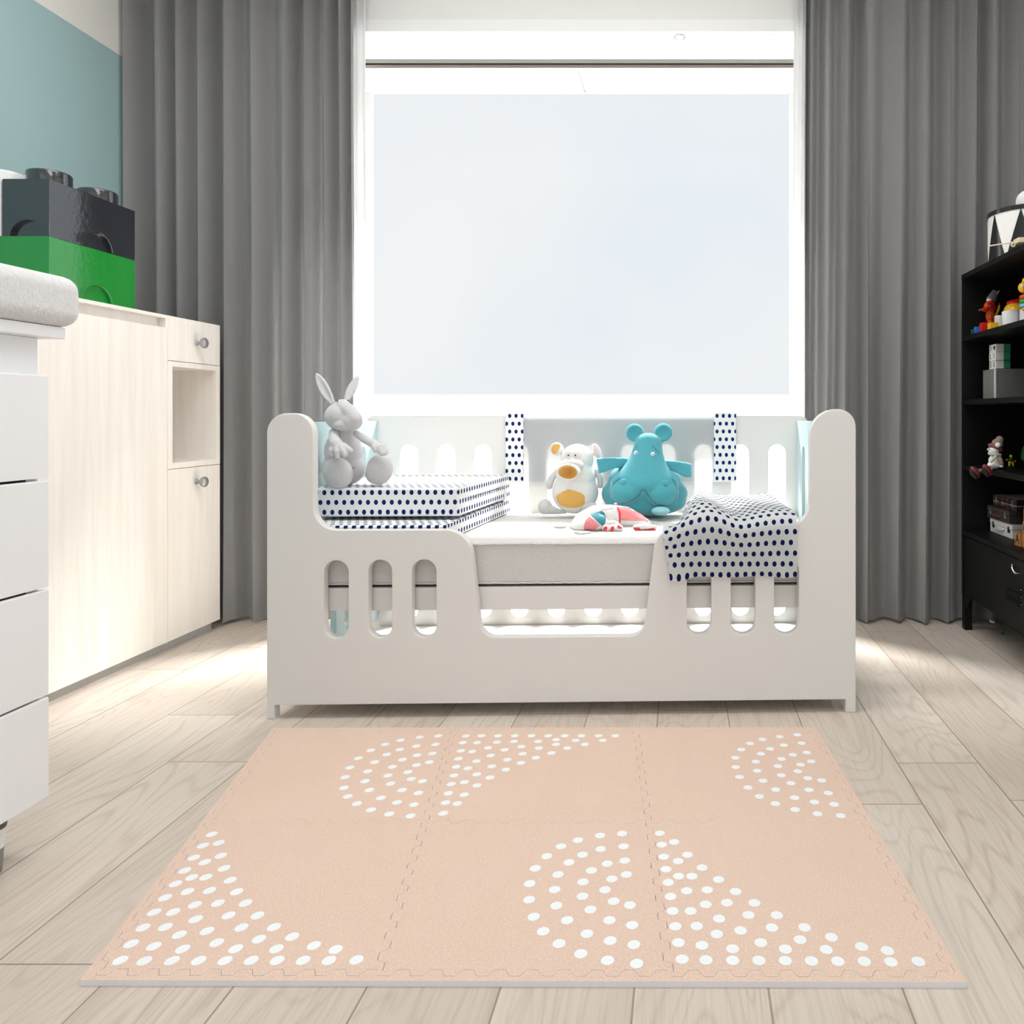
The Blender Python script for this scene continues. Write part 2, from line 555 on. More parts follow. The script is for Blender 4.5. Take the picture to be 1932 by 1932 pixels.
def torus(bm, c, R, r, axis=(0, 0, 1), sz=1.0, seg=32, ms=12):
    prof = [(R + r * math.cos(2 * PI * k / ms), sz * r * math.sin(2 * PI * k / ms)) for k in range(ms + 1)]
    lathe(bm, c, prof, axis, seg)
    bmesh.ops.remove_doubles(bm, verts=bm.verts, dist=1e-6)
    return bm


def tube(bm, pts, r, seg=8):
    """tube through points; r is a number or a list"""
    pts = [Vector(p) for p in pts]
    rs = r if isinstance(r, (list, tuple)) else [r] * len(pts)
    rings = []
    up = Vector((0.13, 0.2, 0.97))
    for i, p in enumerate(pts):
        d = (pts[min(i + 1, len(pts) - 1)] - pts[max(i - 1, 0)]).normalized()
        a = d.cross(up)
        if a.length < 1e-3:
            a = d.cross(Vector((1, 0, 0)))
        a.normalize()
        b = d.cross(a)
        rings.append([bm.verts.new(p + (a * math.cos(2 * PI * k / seg) + b * math.sin(2 * PI * k / seg)) * rs[i]) for k in range(seg)])
    for q, w in zip(rings, rings[1:]):
        for k in range(seg):
            j = (k + 1) % seg
            bm.faces.new((q[k], q[j], w[j], w[k]))
    bm.faces.new(rings[0][::-1])
    bm.faces.new(rings[-1])
    bmesh.ops.recalc_face_normals(bm, faces=bm.faces)
    return bm


def spline(pts, n=6, closed=False):
    """Catmull-Rom through points"""
    P = [Vector(p) for p in pts]
    out = []
    N = len(P)
    rng = range(N) if closed else range(N - 1)
    for i in rng:
        p0 = P[(i - 1) % N] if closed or i > 0 else P[0]
        p1, p2 = P[i], P[(i + 1) % N]
        p3 = P[(i + 2) % N] if closed or i + 2 < N else P[-1]
        for k in range(n):
            t = k / n
            out.append(0.5 * (2 * p1 + (p2 - p0) * t + (2 * p0 - 5 * p1 + 4 * p2 - p3) * t * t + (3 * p1 - p0 - 3 * p2 + p3) * t ** 3))
    if not closed:
        out.append(P[-1])
    return out


def rpoly(vs, n=8):
    """polygon (x, y, radius) with rounded corners"""
    out = []
    N = len(vs)
    for i in range(N):
        x, y, r = vs[i]
        p = Vector((x, y))
        if r <= 0:
            out.append((x, y))
            continue
        a = (Vector(vs[i - 1][:2]) - p).normalized()
        c = (Vector(vs[(i + 1) % N][:2]) - p).normalized()
        ang = a.angle(c)
        d = r / math.tan(ang / 2)
        ctr = p + (a + c).normalized() * (r / math.sin(ang / 2))
        s, e = p + a * d - ctr, p + c * d - ctr
        a0 = math.atan2(s.y, s.x)
        da = math.atan2(e.y, e.x) - a0
        while da > PI:
            da -= 2 * PI
        while da < -PI:
            da += 2 * PI
        for k in range(n + 1):
            t = a0 + da * k / n
            out.append((ctr.x + r * math.cos(t), ctr.y + r * math.sin(t)))
    return out


def slot(cx, z0, z1, w, n=10):
    r = w / 2
    return [(cx + r * math.cos(PI * k / n), z1 - r + r * math.sin(PI * k / n)) for k in range(n + 1)] + \
           [(cx - r * math.cos(PI * k / n), z0 + r - r * math.sin(PI * k / n)) for k in range(n + 1)]


def board(outline, holes, t, bevel=0.003):
    """flat board in its own xy plane, thickness t along z centred on 0"""
    cu = bpy.data.curves.new('tmp', 'CURVE')
    cu.dimensions = '2D'
    cu.fill_mode = 'BOTH'
    cu.extrude = t / 2 - bevel
    cu.bevel_depth = bevel
    cu.bevel_resolution = 1
    cu.offset = -bevel
    for poly in [outline] + holes:
        s = cu.splines.new('POLY')
        s.points.add(len(poly) - 1)
        for p, q in zip(s.points, poly):
            p.co = (q[0], q[1], 0, 1)
        s.use_cyclic_u = True
    o = bpy.data.objects.new('tmp', cu)
    COL.objects.link(o)
    dg = bpy.context.evaluated_depsgraph_get()
    me = bpy.data.meshes.new_from_object(o.evaluated_get(dg))
    bm = B()
    bm.from_mesh(me)
    bpy.data.objects.remove(o)
    bpy.data.curves.remove(cu)
    bpy.data.meshes.remove(me)
    for lay in list(bm.loops.layers.uv):
        bm.loops.layers.uv.remove(lay)
    bmesh.ops.remove_doubles(bm, verts=bm.verts, dist=1e-6)
    bmesh.ops.recalc_face_normals(bm, faces=bm.faces)
    return bm


XZ = Matrix(((1, 0, 0, 0), (0, 0, -1, 0), (0, 1, 0, 0), (0, 0, 0, 1)))      # board plane -> x, z
YZ = Matrix(((0, 0, 1, 0), (1, 0, 0, 0), (0, 1, 0, 0), (0, 0, 0, 1)))       # board plane -> y, z


def board_xz(outline, holes, y0, y1, bevel=0.003):
    bm = board(outline, holes, abs(y1 - y0), bevel)
    bm.transform(Matrix.Translation((0, (y0 + y1) / 2, 0)) @ XZ)
    return bm


def board_yz(outline, holes, x0, x1, bevel=0.003):
    bm = board(outline, holes, abs(x1 - x0), bevel)
    bm.transform(Matrix.Translation(((x0 + x1) / 2, 0, 0)) @ YZ)
    return bm


def remesh(bm, voxel, smooth=6, factor=0.5):
    me = bpy.data.meshes.new('tmp')
    bm.to_mesh(me)
    bm.free()
    o = bpy.data.objects.new('tmp', me)
    COL.objects.link(o)
    r = o.modifiers.new('r', 'REMESH')
    r.mode = 'VOXEL'
    r.voxel_size = voxel
    if smooth:
        s = o.modifiers.new('s', 'SMOOTH')
        s.iterations = smooth
        s.factor = factor
    dg = bpy.context.evaluated_depsgraph_get()
    me2 = bpy.data.meshes.new_from_object(o.evaluated_get(dg))
    out = B()
    out.from_mesh(me2)
    bpy.data.objects.remove(o)
    bpy.data.meshes.remove(me)
    bpy.data.meshes.remove(me2)
    return out


class Fig:
    """soft figures: shapes laid out at a given distance, in zoomed-crop coordinates"""

    def __init__(self, ox, oy, sc, Y0):
        self.ox, self.oy, self.sc, self.Y = ox, oy, sc, Y0
        self.m = sc * Y0 / F            # metres per crop pixel

    def p(self, x, y, d=0.0):
        return at(self.ox + x * self.sc, self.oy + y * self.sc, self.Y + d)

    def e(self, bm, x, y, rx, rz, ry=None, d=0.0, rot=0.0, mi=0):
        m = self.m
        return ell(bm, self.p(x, y, d), rx * m, (ry if ry is not None else (rx + rz) / 2) * m, rz * m, rot, mi=mi)

    def caps(self, bm, pts, n=7):
        """chain of spheres, pts: (x, y, d, r)"""
        for a, b in zip(pts, pts[1:]):
            for k in range(n + 1):
                t = k / n
                x, y, d, r = (a[i] + (b[i] - a[i]) * t for i in range(4))
                ell(bm, self.p(x, y, d), r * self.m, r * self.m, r * self.m, u=14, v=10)
        return bm

    def patch(self, bvh, poly, off=0.0012, cuts=5, mi=0, bm=None):
        """a cloth patch sewn on a surface: outline in crop coordinates, laid on the surface"""
        t = B()
        vs = [t.verts.new((x, y, 0)) for x, y in poly]
        t.faces.new(vs)
        bmesh.ops.triangulate(t, faces=t.faces)
        bmesh.ops.subdivide_edges(t, edges=t.edges, cuts=cuts, use_grid_fill=True)
        bmesh.ops.triangulate(t, faces=t.faces)
        out = bm or B()
        mp = {}
        for v in t.verts:
            d = ray(self.ox + v.co.x * self.sc, self.oy + v.co.y * self.sc).normalized()
            hit, nor, idx, dist = bvh.ray_cast(CAM, d)
            if hit is None:
                hit, nor, idx, dist = bvh.find_nearest(CAM + d * self.Y)
            if nor.dot(d) > 0:
                nor = -nor
            mp[v] = out.verts.new(hit + nor * off)
        for f in t.faces:
            try:
                g = out.faces.new([mp[v] for v in f.verts])
                g.material_index = mi
            except ValueError:
                pass
        t.free()
        for f in out.faces:
            f.normal_update()
            if f.normal.dot(f.calc_center_median() - CAM) > 0:
                f.normal_flip()
        return out

    def line(self, bvh, pts, r, off=0.0):
        P = []
        for x, y in pts:
            d = ray(self.ox + x * self.sc, self.oy + y * self.sc).normalized()
            hit, nor, idx, dist = bvh.ray_cast(CAM, d)
            if hit is None:
                hit, nor, idx, dist = bvh.find_nearest(CAM + d * self.Y)
            P.append(hit - d * off)
        return tube(B(), P, r, 6)


def text_bm(ch, size, ex=0.0006):
    cu = bpy.data.curves.new('tmp', 'FONT')
    cu.body = ch
    cu.size = size
    cu.align_x = 'CENTER'
    cu.align_y = 'CENTER'
    cu.extrude = ex
    o = bpy.data.objects.new('tmp', cu)
    COL.objects.link(o)
    dg = bpy.context.evaluated_depsgraph_get()
    me = bpy.data.meshes.new_from_object(o.evaluated_get(dg))
    bm = B()
    bm.from_mesh(me)
    bpy.data.objects.remove(o)
    bpy.data.curves.remove(cu)
    bpy.data.meshes.remove(me)
    return bm


NEGX = Matrix(((0, 0, -1, 0), (-1, 0, 0, 0), (0, 1, 0, 0), (0, 0, 0, 1)))   # lettering that faces -x


def struct(name, bm, m):
    return mk(name, bm, m, None, kind='structure')


# ================================================================== the room
XL, XR, YW, YB, ZC = -2.30, 1.56, 3.22, 3.827, 2.80
ZS = 2.494                     # soffit of the window bay
XB0, XB1 = -1.62, 0.585        # window bay, left and right reveal
Y_BACK = -1.3
struct('floor', bx(XL, XR, Y_BACK, YB + 0.1, -0.05, 0.0), M['floor'])
struct('ceiling', bx(XL, XR, Y_BACK, YW + 0.2, ZC, ZC + 0.08), M['ceiling'])
struct('wall_left', bx(XL - 0.1, XL, Y_BACK, YW + 0.2, 0, ZC), M['wall_left'])
struct('wall_right', bx(XR, XR + 0.1, Y_BACK, YW + 0.2, 0, ZC), M['white_wall'])
b = bx(XL, XB0, YW, YW + 0.2, 0, ZC)
box(b, XB1, XR, YW, YW + 0.2, 0, ZC)
box(b, XB0, XB1, YW, YW + 0.2, ZS + 0.03, ZC)
struct('wall_window', b, M['white_wall'])
struct('trim_1', bx(XB0, XB1, YW - 0.004, YW + 0.02, ZS, 2.546, 0.002), M['frame'])
b = bx(XB0 - 0.1, XB0, YW + 0.2, YB + 0.1, 0, ZS + 0.2)
struct('wall_reveal_left', b, M['white_wall'])
struct('wall_reveal_right', bx(XB1, XB1 + 0.1, YW + 0.2, YB + 0.1, 0, ZS + 0.2), M['white_wall'])
struct('wall_under_window', bx(XB0, XB1, YB, YB + 0.1, 0, 0.85), M['white_wall'])
YS0, YS1 = 3.469, 3.566
struct('trim_2', bx(XB0, XB1, YW + 0.02, YS0, ZS, ZS + 0.03), M['soffit'])
SEAM = at(1098, 150, 3.70).x
b = bx(XB0, SEAM - 0.004, YS1, YB + 0.006, ZS, ZS + 0.03)
box(b, SEAM + 0.004, XB1, YS1, YB + 0.006, ZS, ZS + 0.03)
box(b, XB0, XB1, YS1, YB + 0.006, ZS + 0.012, ZS + 0.04)
box(b, XB0, XB1, YB + 0.006, YB + 0.1, ZS + 0.08, ZS + 0.11)
struct('trim_3', b, M['soffit'])

# blind track let into the soffit
t = thing('blind_track', 'dark bronze blind track recessed in the white soffit above the window', 'blind track', ((XB0 + XB1) / 2, YS0, ZS))
xb0, xb1 = XB0 + 0.001, XB1 - 0.03
mk('front_flange', bx(xb0, xb1, YS0 + 0.001, YS0 + 0.034, ZS - 0.002, ZS + 0.02, 0.001), M['rail_grey'], t)
mk('slot_lining', bx(xb0, xb1, YS0 + 0.034, YS0 + 0.052, ZS + 0.012, ZS + 0.03), M['slot_dark'], t)
mk('rail', bx(xb0, xb1, YS0 + 0.052, YS1 - 0.018, ZS - 0.002, ZS + 0.02, 0.002), M['bronze'], t)
mk('rear_lip', bx(xb0, xb1, YS1 - 0.018, YS1 - 0.001, ZS - 0.004, ZS + 0.02, 0.002), M['frame'], t)
mk('end_clip', bx(xb1 - 0.035, xb1 - 0.002, YS0 + 0.036, YS0 + 0.05, ZS - 0.001, ZS + 0.014, 0.001), M['frame'], t)

# window
w = thing('window_1', None, None, ((XB0 + XB1) / 2, YB, 0.85), kind='structure')
xg0, xg1 = XB0, XB1
b = bx(xg0, xg1, YB, YB + 0.03, 0.85, 0.904, 0.003)
struct_sill = bx(xg0, xg1, YB - 0.035, YB + 0.03, 0.895, 0.956, 0.004)
mk('window_frame', b, M['frame'], w)
mk('window_sill', struct_sill, M['frame'], w)
xr = at(1490, 400, YB).x
mk('window_stile', bx(xr, xg1, YB, YB + 0.02, 0.958, ZS + 0.08, 0.003), M['frame'], w)
mk('window_stile', bx(xg0, at(701, 400, YB).x, YB, YB + 0.02, 0.958, ZS + 0.08, 0.003), M['frame'], w)
mk('window_head', bx(xg0, xg1, YB + 0.0065, YB + 0.02, ZS + 0.002, ZS + 0.08, 0.0005), M['soffit'], w)
mk('window_pane', bx(xg0 + 0.02, xr + 0.005, YB + 0.012, YB + 0.016, 0.95, ZS + 0.02), M['glass'], w)

# downlight in the soffit
p = at(1282, 62, 3.262)
t = thing('downlight', 'small chrome ringed downlight in the white soffit above the window', 'downlight', (p.x, p.y, ZS))
mk('trim_ring', torus(B(), (p.x, p.y, ZS - 0.001), 0.022, 0.004, (0, 0, 1)), M['chrome'], t)
mk('lens', cyl(B(), (p.x, p.y, ZS - 0.003), (p.x, p.y, ZS + 0.004), 0.019), M['frame'], t)


# ------------------------------------------------------------------ curtains
def curtain(name, ridges_top, ridges_bot, Yv, amp, z0, z1, m, label, side, ends=(0, 0), cat='curtain'):
    """ridges: x of each fold's crest; side -1: hung left of the window"""
    bm = B()
    NZ, NS = 14, 14
    rows = []
    for k in range(NZ + 1):
        f = k / NZ
        z = z0 + (z1 - z0) * f
        row = []
        rx = [a * f + c * (1 - f) for a, c in zip(ridges_top, ridges_bot)]
        for i in range(len(rx) - 1):
            for s in range(NS):
                u = s / NS
                # crest at u=0, valley mid-way; skewed so that the hidden flank is steep
                uu = u ** 0.8 if side < 0 else 1 - (1 - u) ** 0.8
                x = rx[i] + (rx[i + 1] - rx[i]) * u
                a = amp * (0.85 + 0.3 * math.sin(i * 2.3 + 1))
                y = Yv - a * math.cos(2 * PI * uu) + 0.006 * math.sin(i * 1.7 + f * 3)
                x += 0.004 * math.sin(f * 5 + i * 2.1) * (1 - f)
                row.append(bm.verts.new((x, y, z + (0.004 * math.sin(i * 1.9) + 0.004 if k == 0 else 0))))
        row.append(bm.verts.new((rx[-1], Yv - amp, z)))
        rows.append(row)
    for a, c in zip(rows, rows[1:]):
        for i in range(len(a) - 1):
            bm.faces.new((a[i], a[i + 1], c[i + 1], c[i]))
    bmesh.ops.solidify(bm, geom=bm.faces[:], thickness=0.003)
    bmesh.ops.recalc_face_normals(bm, faces=bm.faces)
    return solo(name, bm, m, label, cat, smooth=80)


YC = 3.10


def xs(pxs, Y=YC - 0.04):
    return [(p - CX) / F * Y for p in pxs]


lt = [232, 296, 332, 372, 425, 472, 534, 577, 611, 641, 664]
lb = [232, 302, 335, 378, 427, 476, 534, 580, 612, 645, 668]
curtain('curtain', xs(lt), xs(lb), YC, 0.042, 0.008, 2.7775, M['curtain'],
        'grey pleated curtain hanging left of the window behind the birch cabinet', -1)
rt = [1521, 1531, 1563, 1598, 1643, 1702, 1747, 1800, 1840, 1877, 1928, 1985]
rb = [1515, 1526, 1560, 1589, 1640, 1697, 1744, 1793, 1836, 1872, 1925, 1985]
curtain('curtain', xs(rt), xs(rb), YC, 0.042, 0.008, 2.7775, M['curtain'],
        'grey pleated curtain hanging right of the window behind the black shelving', 1)
curtain('sheer_curtain', xs([560, 585, 610, 634, 655, 674, 690], 3.18), xs([565, 590, 612, 636, 660, 678, 694], 3.18), 3.185, 0.011, 0.01, 2.7775,
        M['sheer'], 'white sheer curtain bunched at the left edge of the window', -1)
curtain('sheer_curtain', xs([1499, 1514, 1530, 1548, 1566, 1590], 3.18), xs([1488, 1504, 1522, 1542, 1562, 1590], 3.18), 3.185, 0.011, 0.01, 2.7775,
        M['sheer'], 'white sheer curtain bunched at the right edge of the window', 1)
b = bx(XL + 0.05, XR - 0.05, YC - 0.06, YW - 0.015, 2.778, ZC - 0.001, 0.003)
solo('curtain_rail', b, M['frame'], 'white double curtain rail fixed under the ceiling above the window', 'curtain rail')

# ================================================================== toddler bed
OB = Vector((-1.169, 2.11, 0.0))
AL = math.atan2(0.049, 1.663)
EXB = Vector((math.cos(AL), math.sin(AL), 0))
EYB = Vector((-math.sin(AL), math.cos(AL), 0))
LB, DB = 1.664, 0.74


def bl(px, py, yl=0.0):
    """where a sight line meets the bed's plane at local depth yl -> local x, z"""
    d = ray(px, py)
    q = OB + EYB * yl
    s = (q - CAM).dot(EYB) / d.dot(EYB)
    p = CAM + d * s
    return (p - OB).dot(EXB), p.z


bed = thing('toddler_bed', 'white toddler bed with slotted sides and a low cut-out front, below the window', 'bed', OB, AL)
outl = rpoly([(503, 1355, 0), (503, 779.5, 38), (591, 779.5, 40), (591, 1000.5, 44), (886, 1000, 52), (908, 1203, 30), (1214, 1200.5, 30),
              (1238, 997, 46), (1528, 995, 48), (1529, 772, 50), (1615, 772, 34), (1615, 1344, 0), (1595, 1344, 0), (1595, 1320, 0),
              (518, 1331, 0), (518, 1355, 0)], 10)
outl = [bl(*q) for q in outl]
holes = []
for x0, x1, y0, y1 in ((611, 657, 1057.5, 1204), (695, 739, 1056.5, 1203.5), (777, 823, 1056, 1203), (1296, 1342, 1055, 1197.5), (1379, 1425, 1055, 1197), (1461, 1507, 1055, 1197)):
    a, zt = bl(x0, y0)
    c, zb = bl(x1, y1)
    holes.append(slot((a + c) / 2, zb, zt, c - a))
# the two feet stand on the floor
outl = [(x, 0.0 if z < 0.012 else z) for x, z in outl]
mk('front_panel', board_xz(outl, holes, 0, 0.032, 0.003), M['bed_white'], bed, world=False)
zt = 0.853
outb = rpoly([(0.0, 0.0, 0), (0.03, 0.0, 0), (0.03, 0.04, 0), (LB - 0.03, 0.04, 0), (LB - 0.03, 0, 0), (LB, 0, 0), (LB, zt, 0.035), (0, zt, 0.035)], 8)
hb = []
for k in range(11):
    x, _ = bl(772 + 69.4 * k, 900, 0.708)
    hb.append(slot(x, 0.092, 0.743, 0.066))
mk('back_panel', board_xz(outb, hb, 0.708, DB, 0.003), M['bed_white'], bed, world=False)
for s, (xa, xb_) in enumerate(((0.024, 0.044), (LB - 0.044, LB - 0.024))):
    o_ = [(0.033, 0.09), (0.707, 0.09), (0.707, 0.832), (0.033, 0.832)]
    mk('end_panel', board_yz(o_, [slot(y, 0.13, 0.74, 0.058) for y in (0.195, 0.32, 0.445, 0.57)], xa, xb_, 0.002), M['bed_blue'], bed, world=False, label='pale blue end panel')
mk('side_rail', bx(0.052, LB - 0.052, 0.04, 0.062, 0.292, 0.357, 0.002), M['bed_white'], bed, world=False)
mk('side_rail', bx(0.052, LB - 0.052, 0.682, 0.704, 0.292, 0.357, 0.002), M['bed_white'], bed, world=False)
mk('base_board', bx(0.056, LB - 0.056, 0.063, 0.681, 0.335, 0.352, 0.002), M['bed_white'], bed, world=False)
mk('bottom_board', bx(0.052, LB - 0.052, 0.034, 0.706, 0.05, 0.064, 0.002), M['bed_white'], bed, world=False)


def bw(x, y, z):
    return OB + EXB * x + EYB * y + Vector((0, 0, z))


# mattress (lies on the base board)
t = thing('mattress', 'white and grey woven mattress lying in the toddler bed', 'mattress', bw(LB / 2, DB / 2, 0.361), AL)
b = B()
box(b, -LB / 2 + 0.058, LB / 2 - 0.058, -DB / 2 + 0.045, DB / 2 - 0.04, 0.0, 0.126, 0.014, 3)
mk('cover', b, M['mattress'], t, world=False)
for z in (0.006, 0.118):
    hx, hy = LB / 2 - 0.0565, DB / 2 - 0.0435
    pts = [(-hx, -hy - 0.0005, z), (-hx / 2, -hy - 0.0005, z + 0.001), (0, -hy - 0.0005, z), (hx / 2, -hy - 0.0005, z + 0.001), (hx, -hy - 0.0005, z)]
    wob = []
    for i in range(161):
        f = i / 160
        wob.append((-hx + 2 * hx * f, -hy - 0.0005 + 0.0012 * random.random(), z + 0.0022 * random.random()))
    mk('piping', tube(B(), wob, 0.0022, 6), M['mattress'], t, world=False)

# folded polka-dot play pad at the left of the mattress
t = thing('folded_pad', 'white play pad with navy dots folded into a block at the left of the mattress', 'pad', bw(0.27, 0.38, 0.487), AL)
prof = [(0.150, 0.628), (0.156, 0.634), (0.655, 0.634), (0.676, 0.626), (0.684, 0.60), (0.684, 0.50), (0.678, 0.491), (0.05, 0.489), (0.045, 0.494), (0.045, 0.530), (0.05, 0.535),
        (0.60, 0.537), (0.628, 0.548), (0.636, 0.566), (0.625, 0.586), (0.60, 0.594), (0.24, 0.5915), (0.24, 0.5895), (0.598, 0.590), (0.615, 0.583), (0.622, 0.567), (0.615, 0.554), (0.60, 0.547), (0.156, 0.547), (0.150, 0.553)]
b = board(prof, [], 0.436, 0.0015)
b.transform(Matrix.Translation((0.056 + 0.436 / 2, 0, 0)) @ YZ)
for v in b.verts:                       # the right end is cut a little askew
    if v.co.x > 0.3:
        v.co.x += (v.co.y - 0.15) * 0.09
b.transform(Matrix.Translation(OB) @ Matrix.Rotation(AL, 4, 'Z'))
mk('pad_cover', b, M['polka'], t, uv=True)

# polka-dot blanket thrown over the right end
GX, NR = 44, 0
x_l, x_r = 1.108, 1.492
rows = []
# (y, z, part) going from the back of the bed to the hem
path = [(0.56, 0.566), (0.54, 0.574), (0.48, 0.577), (0.40, 0.577), (0.32, 0.576), (0.24, 0.575), (0.16, 0.574), (0.09, 0.573), (0.045, 0.571), (0.015, 0.565), (-0.002, 0.553), (-0.011, 0.537), (-0.013, 0.515), (-0.013, 0.49), (-0.013, 0.465), (-0.013, 0.44), (-0.013, 0.415), (-0.013, 0.394)]
b = B()
uvl = {}
sv = 0.0
prev = None
for r, (y, z) in enumerate(path):
    if prev:
        sv += math.hypot(y - prev[0], z - prev[1])
    prev = (y, z)
    row = []
    drop = max(0.0, (0.553 - z) / 0.16) if y < 0.0 else 0.0
    for i in range(GX + 1):
        f = i / GX
        top = 1 - min(1, drop * 1.5)
        xl = x_l + (0.11 * min(1, y / 0.35) if y > 0 else 0.022 * drop)
        x = xl + (x_r - xl) * f
        dx = x - x_l
        zz = z
        # left side rolls down on to the mattress
        roll = 1 - min(1.0, max(0.0, dx - 0.02 * (y > 0)) / 0.075)
        roll = roll * roll * (3 - 2 * roll)
        zz -= roll * (0.030 + 0.05 * min(1, max(0, y - 0.03) / 0.1)) * top
        zz += top * ((0.020 - 0.009 * (y < 0.05)) * math.exp(-((x - 1.235) / 0.045) ** 2) - 0.012 * math.exp(-((x - 1.325) / 0.04) ** 2)) * (1 - 0.25 * min(1, max(0, y) / 0.5))
        zz += top * 0.004 * math.sin(x * 31 + y * 9)
        yy = y
        # ripples in the drape
        yy -= drop * (0.010 * math.exp(-((x - 1.15) / 0.03) ** 2) - 0.004 * math.exp(-((x - 1.2) / 0.012) ** 2))
        yy -= 0.003 * (0.5 + 0.5 * math.sin(x * 60 + drop * 2)) * drop
        yy -= 0.004 * math.exp(-((x - 1.30 - drop * 0.16) / 0.02) ** 2) * min(1, drop * 2) * (1 if y < 0 else 0)
        if drop > 0.9:
            zz -= 0.008 * math.exp(-((x - 1.155) / 0.04) ** 2) + 0.002 * math.sin(x * 40)
        v = b.verts.new((x, yy, zz))
        uvl[v] = (x - 1.108, -sv)
        row.append(v)
    rows.append(row)
ul = b.loops.layers.uv.new('UVMap')
for a, c in zip(rows, rows[1:]):
    for i in range(GX):
        f = b.faces.new((a[i], c[i], c[i + 1], a[i + 1]))
        for l in f.loops:
            l[ul].uv = uvl[l.vert]
bmesh.ops.solidify(b, geom=b.faces[:], thickness=0.004)
bmesh.ops.recalc_face_normals(b, faces=b.faces)
b.transform(Matrix.Translation(OB) @ Matrix.Rotation(AL, 4, 'Z'))
solo('blanket', b, M['polka'], 'white blanket with navy dots draped over the right front edge of the toddler bed', 'blanket', smooth=70)

# bumper pad hung on the back panel
t = thing('bumper_pad', 'thin grey bumper pad with two navy dotted bands hung on the bed back panel', 'bumper', bw(bl(1170, 850, 0.70)[0], 0.70, 0.60), AL)
for nm, pa, pb, mm, lab in (('centre_panel', 988, 1347, 'pad_sheer', 'thin plain grey panel'), ('dotted_band', 954, 988, 'polka', None), ('dotted_band', 1347, 1389, 'polka', None)):
    xa, xb_ = bl(pa, 850, 0.70)[0], bl(pb, 850, 0.70)[0]
    if nm == 'centre_panel':
        q = bx(xa, xb_, 0.699, 0.703, 0.603, 0.862, 0.001)
    else:
        q = bx(xa, xb_, 0.6965, 0.7045, 0.601, 0.864, 0.002)
        box(q, xa, xb_, 0.7045, 0.745, 0.8555, 0.864, 0.002)
        box(q, xa, xb_, 0.7425, 0.749, 0.80, 0.864, 0.002)
    q.transform(Matrix.Translation(OB) @ Matrix.Rotation(AL, 4, 'Z'))
    mk(nm, q, M[mm], t, uv=True, label=lab)

# ================================================================== soft toys
# --- grey rabbit on the folded pad
g = Fig(580, 690, 0.1242, 2.31)
t = thing('toy_rabbit', 'grey plush rabbit with long ears sitting on the folded dotted pad', 'soft toy', (g.p(540, 1800).x, 2.33, 0.634))
ZR = 0.634


def settle(bm, z):
    m = min(v.co.z for v in bm.verts)
    for v in bm.verts:
        if v.co.z < z:
            v.co.z = z + 0.0006
    return bm


b = B()
g.e(b, 548, 1560, 338, 270, 240, 0.035)
g.e(b, 545, 1300, 285, 330, 220, 0.03)
g.e(b, 560, 1090, 190, 190, 170, 0.02)
g.e(b, 570, 1000, 150, 120, 140, 0.015)
mk('body', settle(remesh(b, 0.0035, 10), ZR), M['plush_grey'], t)
b = B()
g.e(b, 520, 770, 245, 220, 215, -0.01)
g.e(b, 680, 840, 150, 145, 150, -0.03)
g.e(b, 590, 900, 210, 95, 160, -0.025)
g.e(b, 530, 610, 120, 105, 110, -0.01)
g.caps(b, [(520, 590, -0.025, 75), (640, 690, -0.035, 105), (725, 800, -0.04, 105)])
hd = remesh(b, 0.003, 14)
mk('head', hd, M['plush_grey'], t)


def ear(tip, base, w, d, bend):
    """leaf shaped ear with a folded crease"""
    P0, P1 = g.p(*base, d), g.p(*tip, d + bend)
    ax = (P1 - P0)
    L = ax.length
    ax.normalize()
    side = ax.cross(Vector((0, 1, 0))).normalized()
    nor = side.cross(ax)
    bm = B()
    rows = []
    N, K = 12, 10
    for i in range(N + 1):
        f = i / N
        hw = w * g.m * (0.32 + 0.78 * math.sin(PI * min(1, f * 0.86 + 0.1)) ** 1.1) * (1 if f < 0.85 else math.sqrt(max(0.02, 1 - ((f - 0.85) / 0.15) ** 2)))
        row = []
        for k in range(K + 1):
            s = -1 + 2 * k / K
            depth = 0.55 * hw * (abs(s) ** 1.5) * (1 - 0.6 * f)
            row.append(bm.verts.new(P0 + ax * (L * f) + side * (hw * s) + nor * (-depth if nor.y > 0 else depth)))
        rows.append(row)
    for a, c in zip(rows, rows[1:]):
        for k in range(K):
            bm.faces.new((a[k], a[k + 1], c[k + 1], c[k]))
    bmesh.ops.recalc_face_normals(bm, faces=bm.faces)
    bmesh.ops.solidify(bm, geom=bm.faces[:], thickness=0.008)
    return remesh(bm, 0.0025, 6)


mk('ear', ear((140, 110), (405, 580), 78, 0.0, 0.02), M['plush_grey'], t)
mk('ear', ear((785, 150), (590, 560), 70, 0.02, 0.03), M['plush_grey'], t)
b = B()
g.caps(b, [(400, 1020, -0.0186, 70), (400, 1110, -0.0465, 78), (440, 1190, -0.0651, 92)])
for q in ([(400, 1220, -0.0713, 50), (365, 1290, -0.0775, 47), (358, 1350, -0.0775, 40)], [(450, 1230, -0.0744, 52), (455, 1310, -0.0837, 50), (458, 1380, -0.0849, 44)],
          [(510, 1230, -0.0744, 52), (545, 1300, -0.0837, 50), (568, 1350, -0.0849, 44)], [(540, 1210, -0.0682, 50), (600, 1255, -0.0775, 48), (650, 1290, -0.0787, 44)]):
    g.caps(b, q)
mk('arm', remesh(b, 0.0024, 3), M['plush_grey'], t)
b = B()
g.caps(b, [(740, 1030, -0.0124, 50), (860, 1110, -0.0248, 62), (980, 1170, -0.0372, 66), (1060, 1220, -0.0465, 62)])
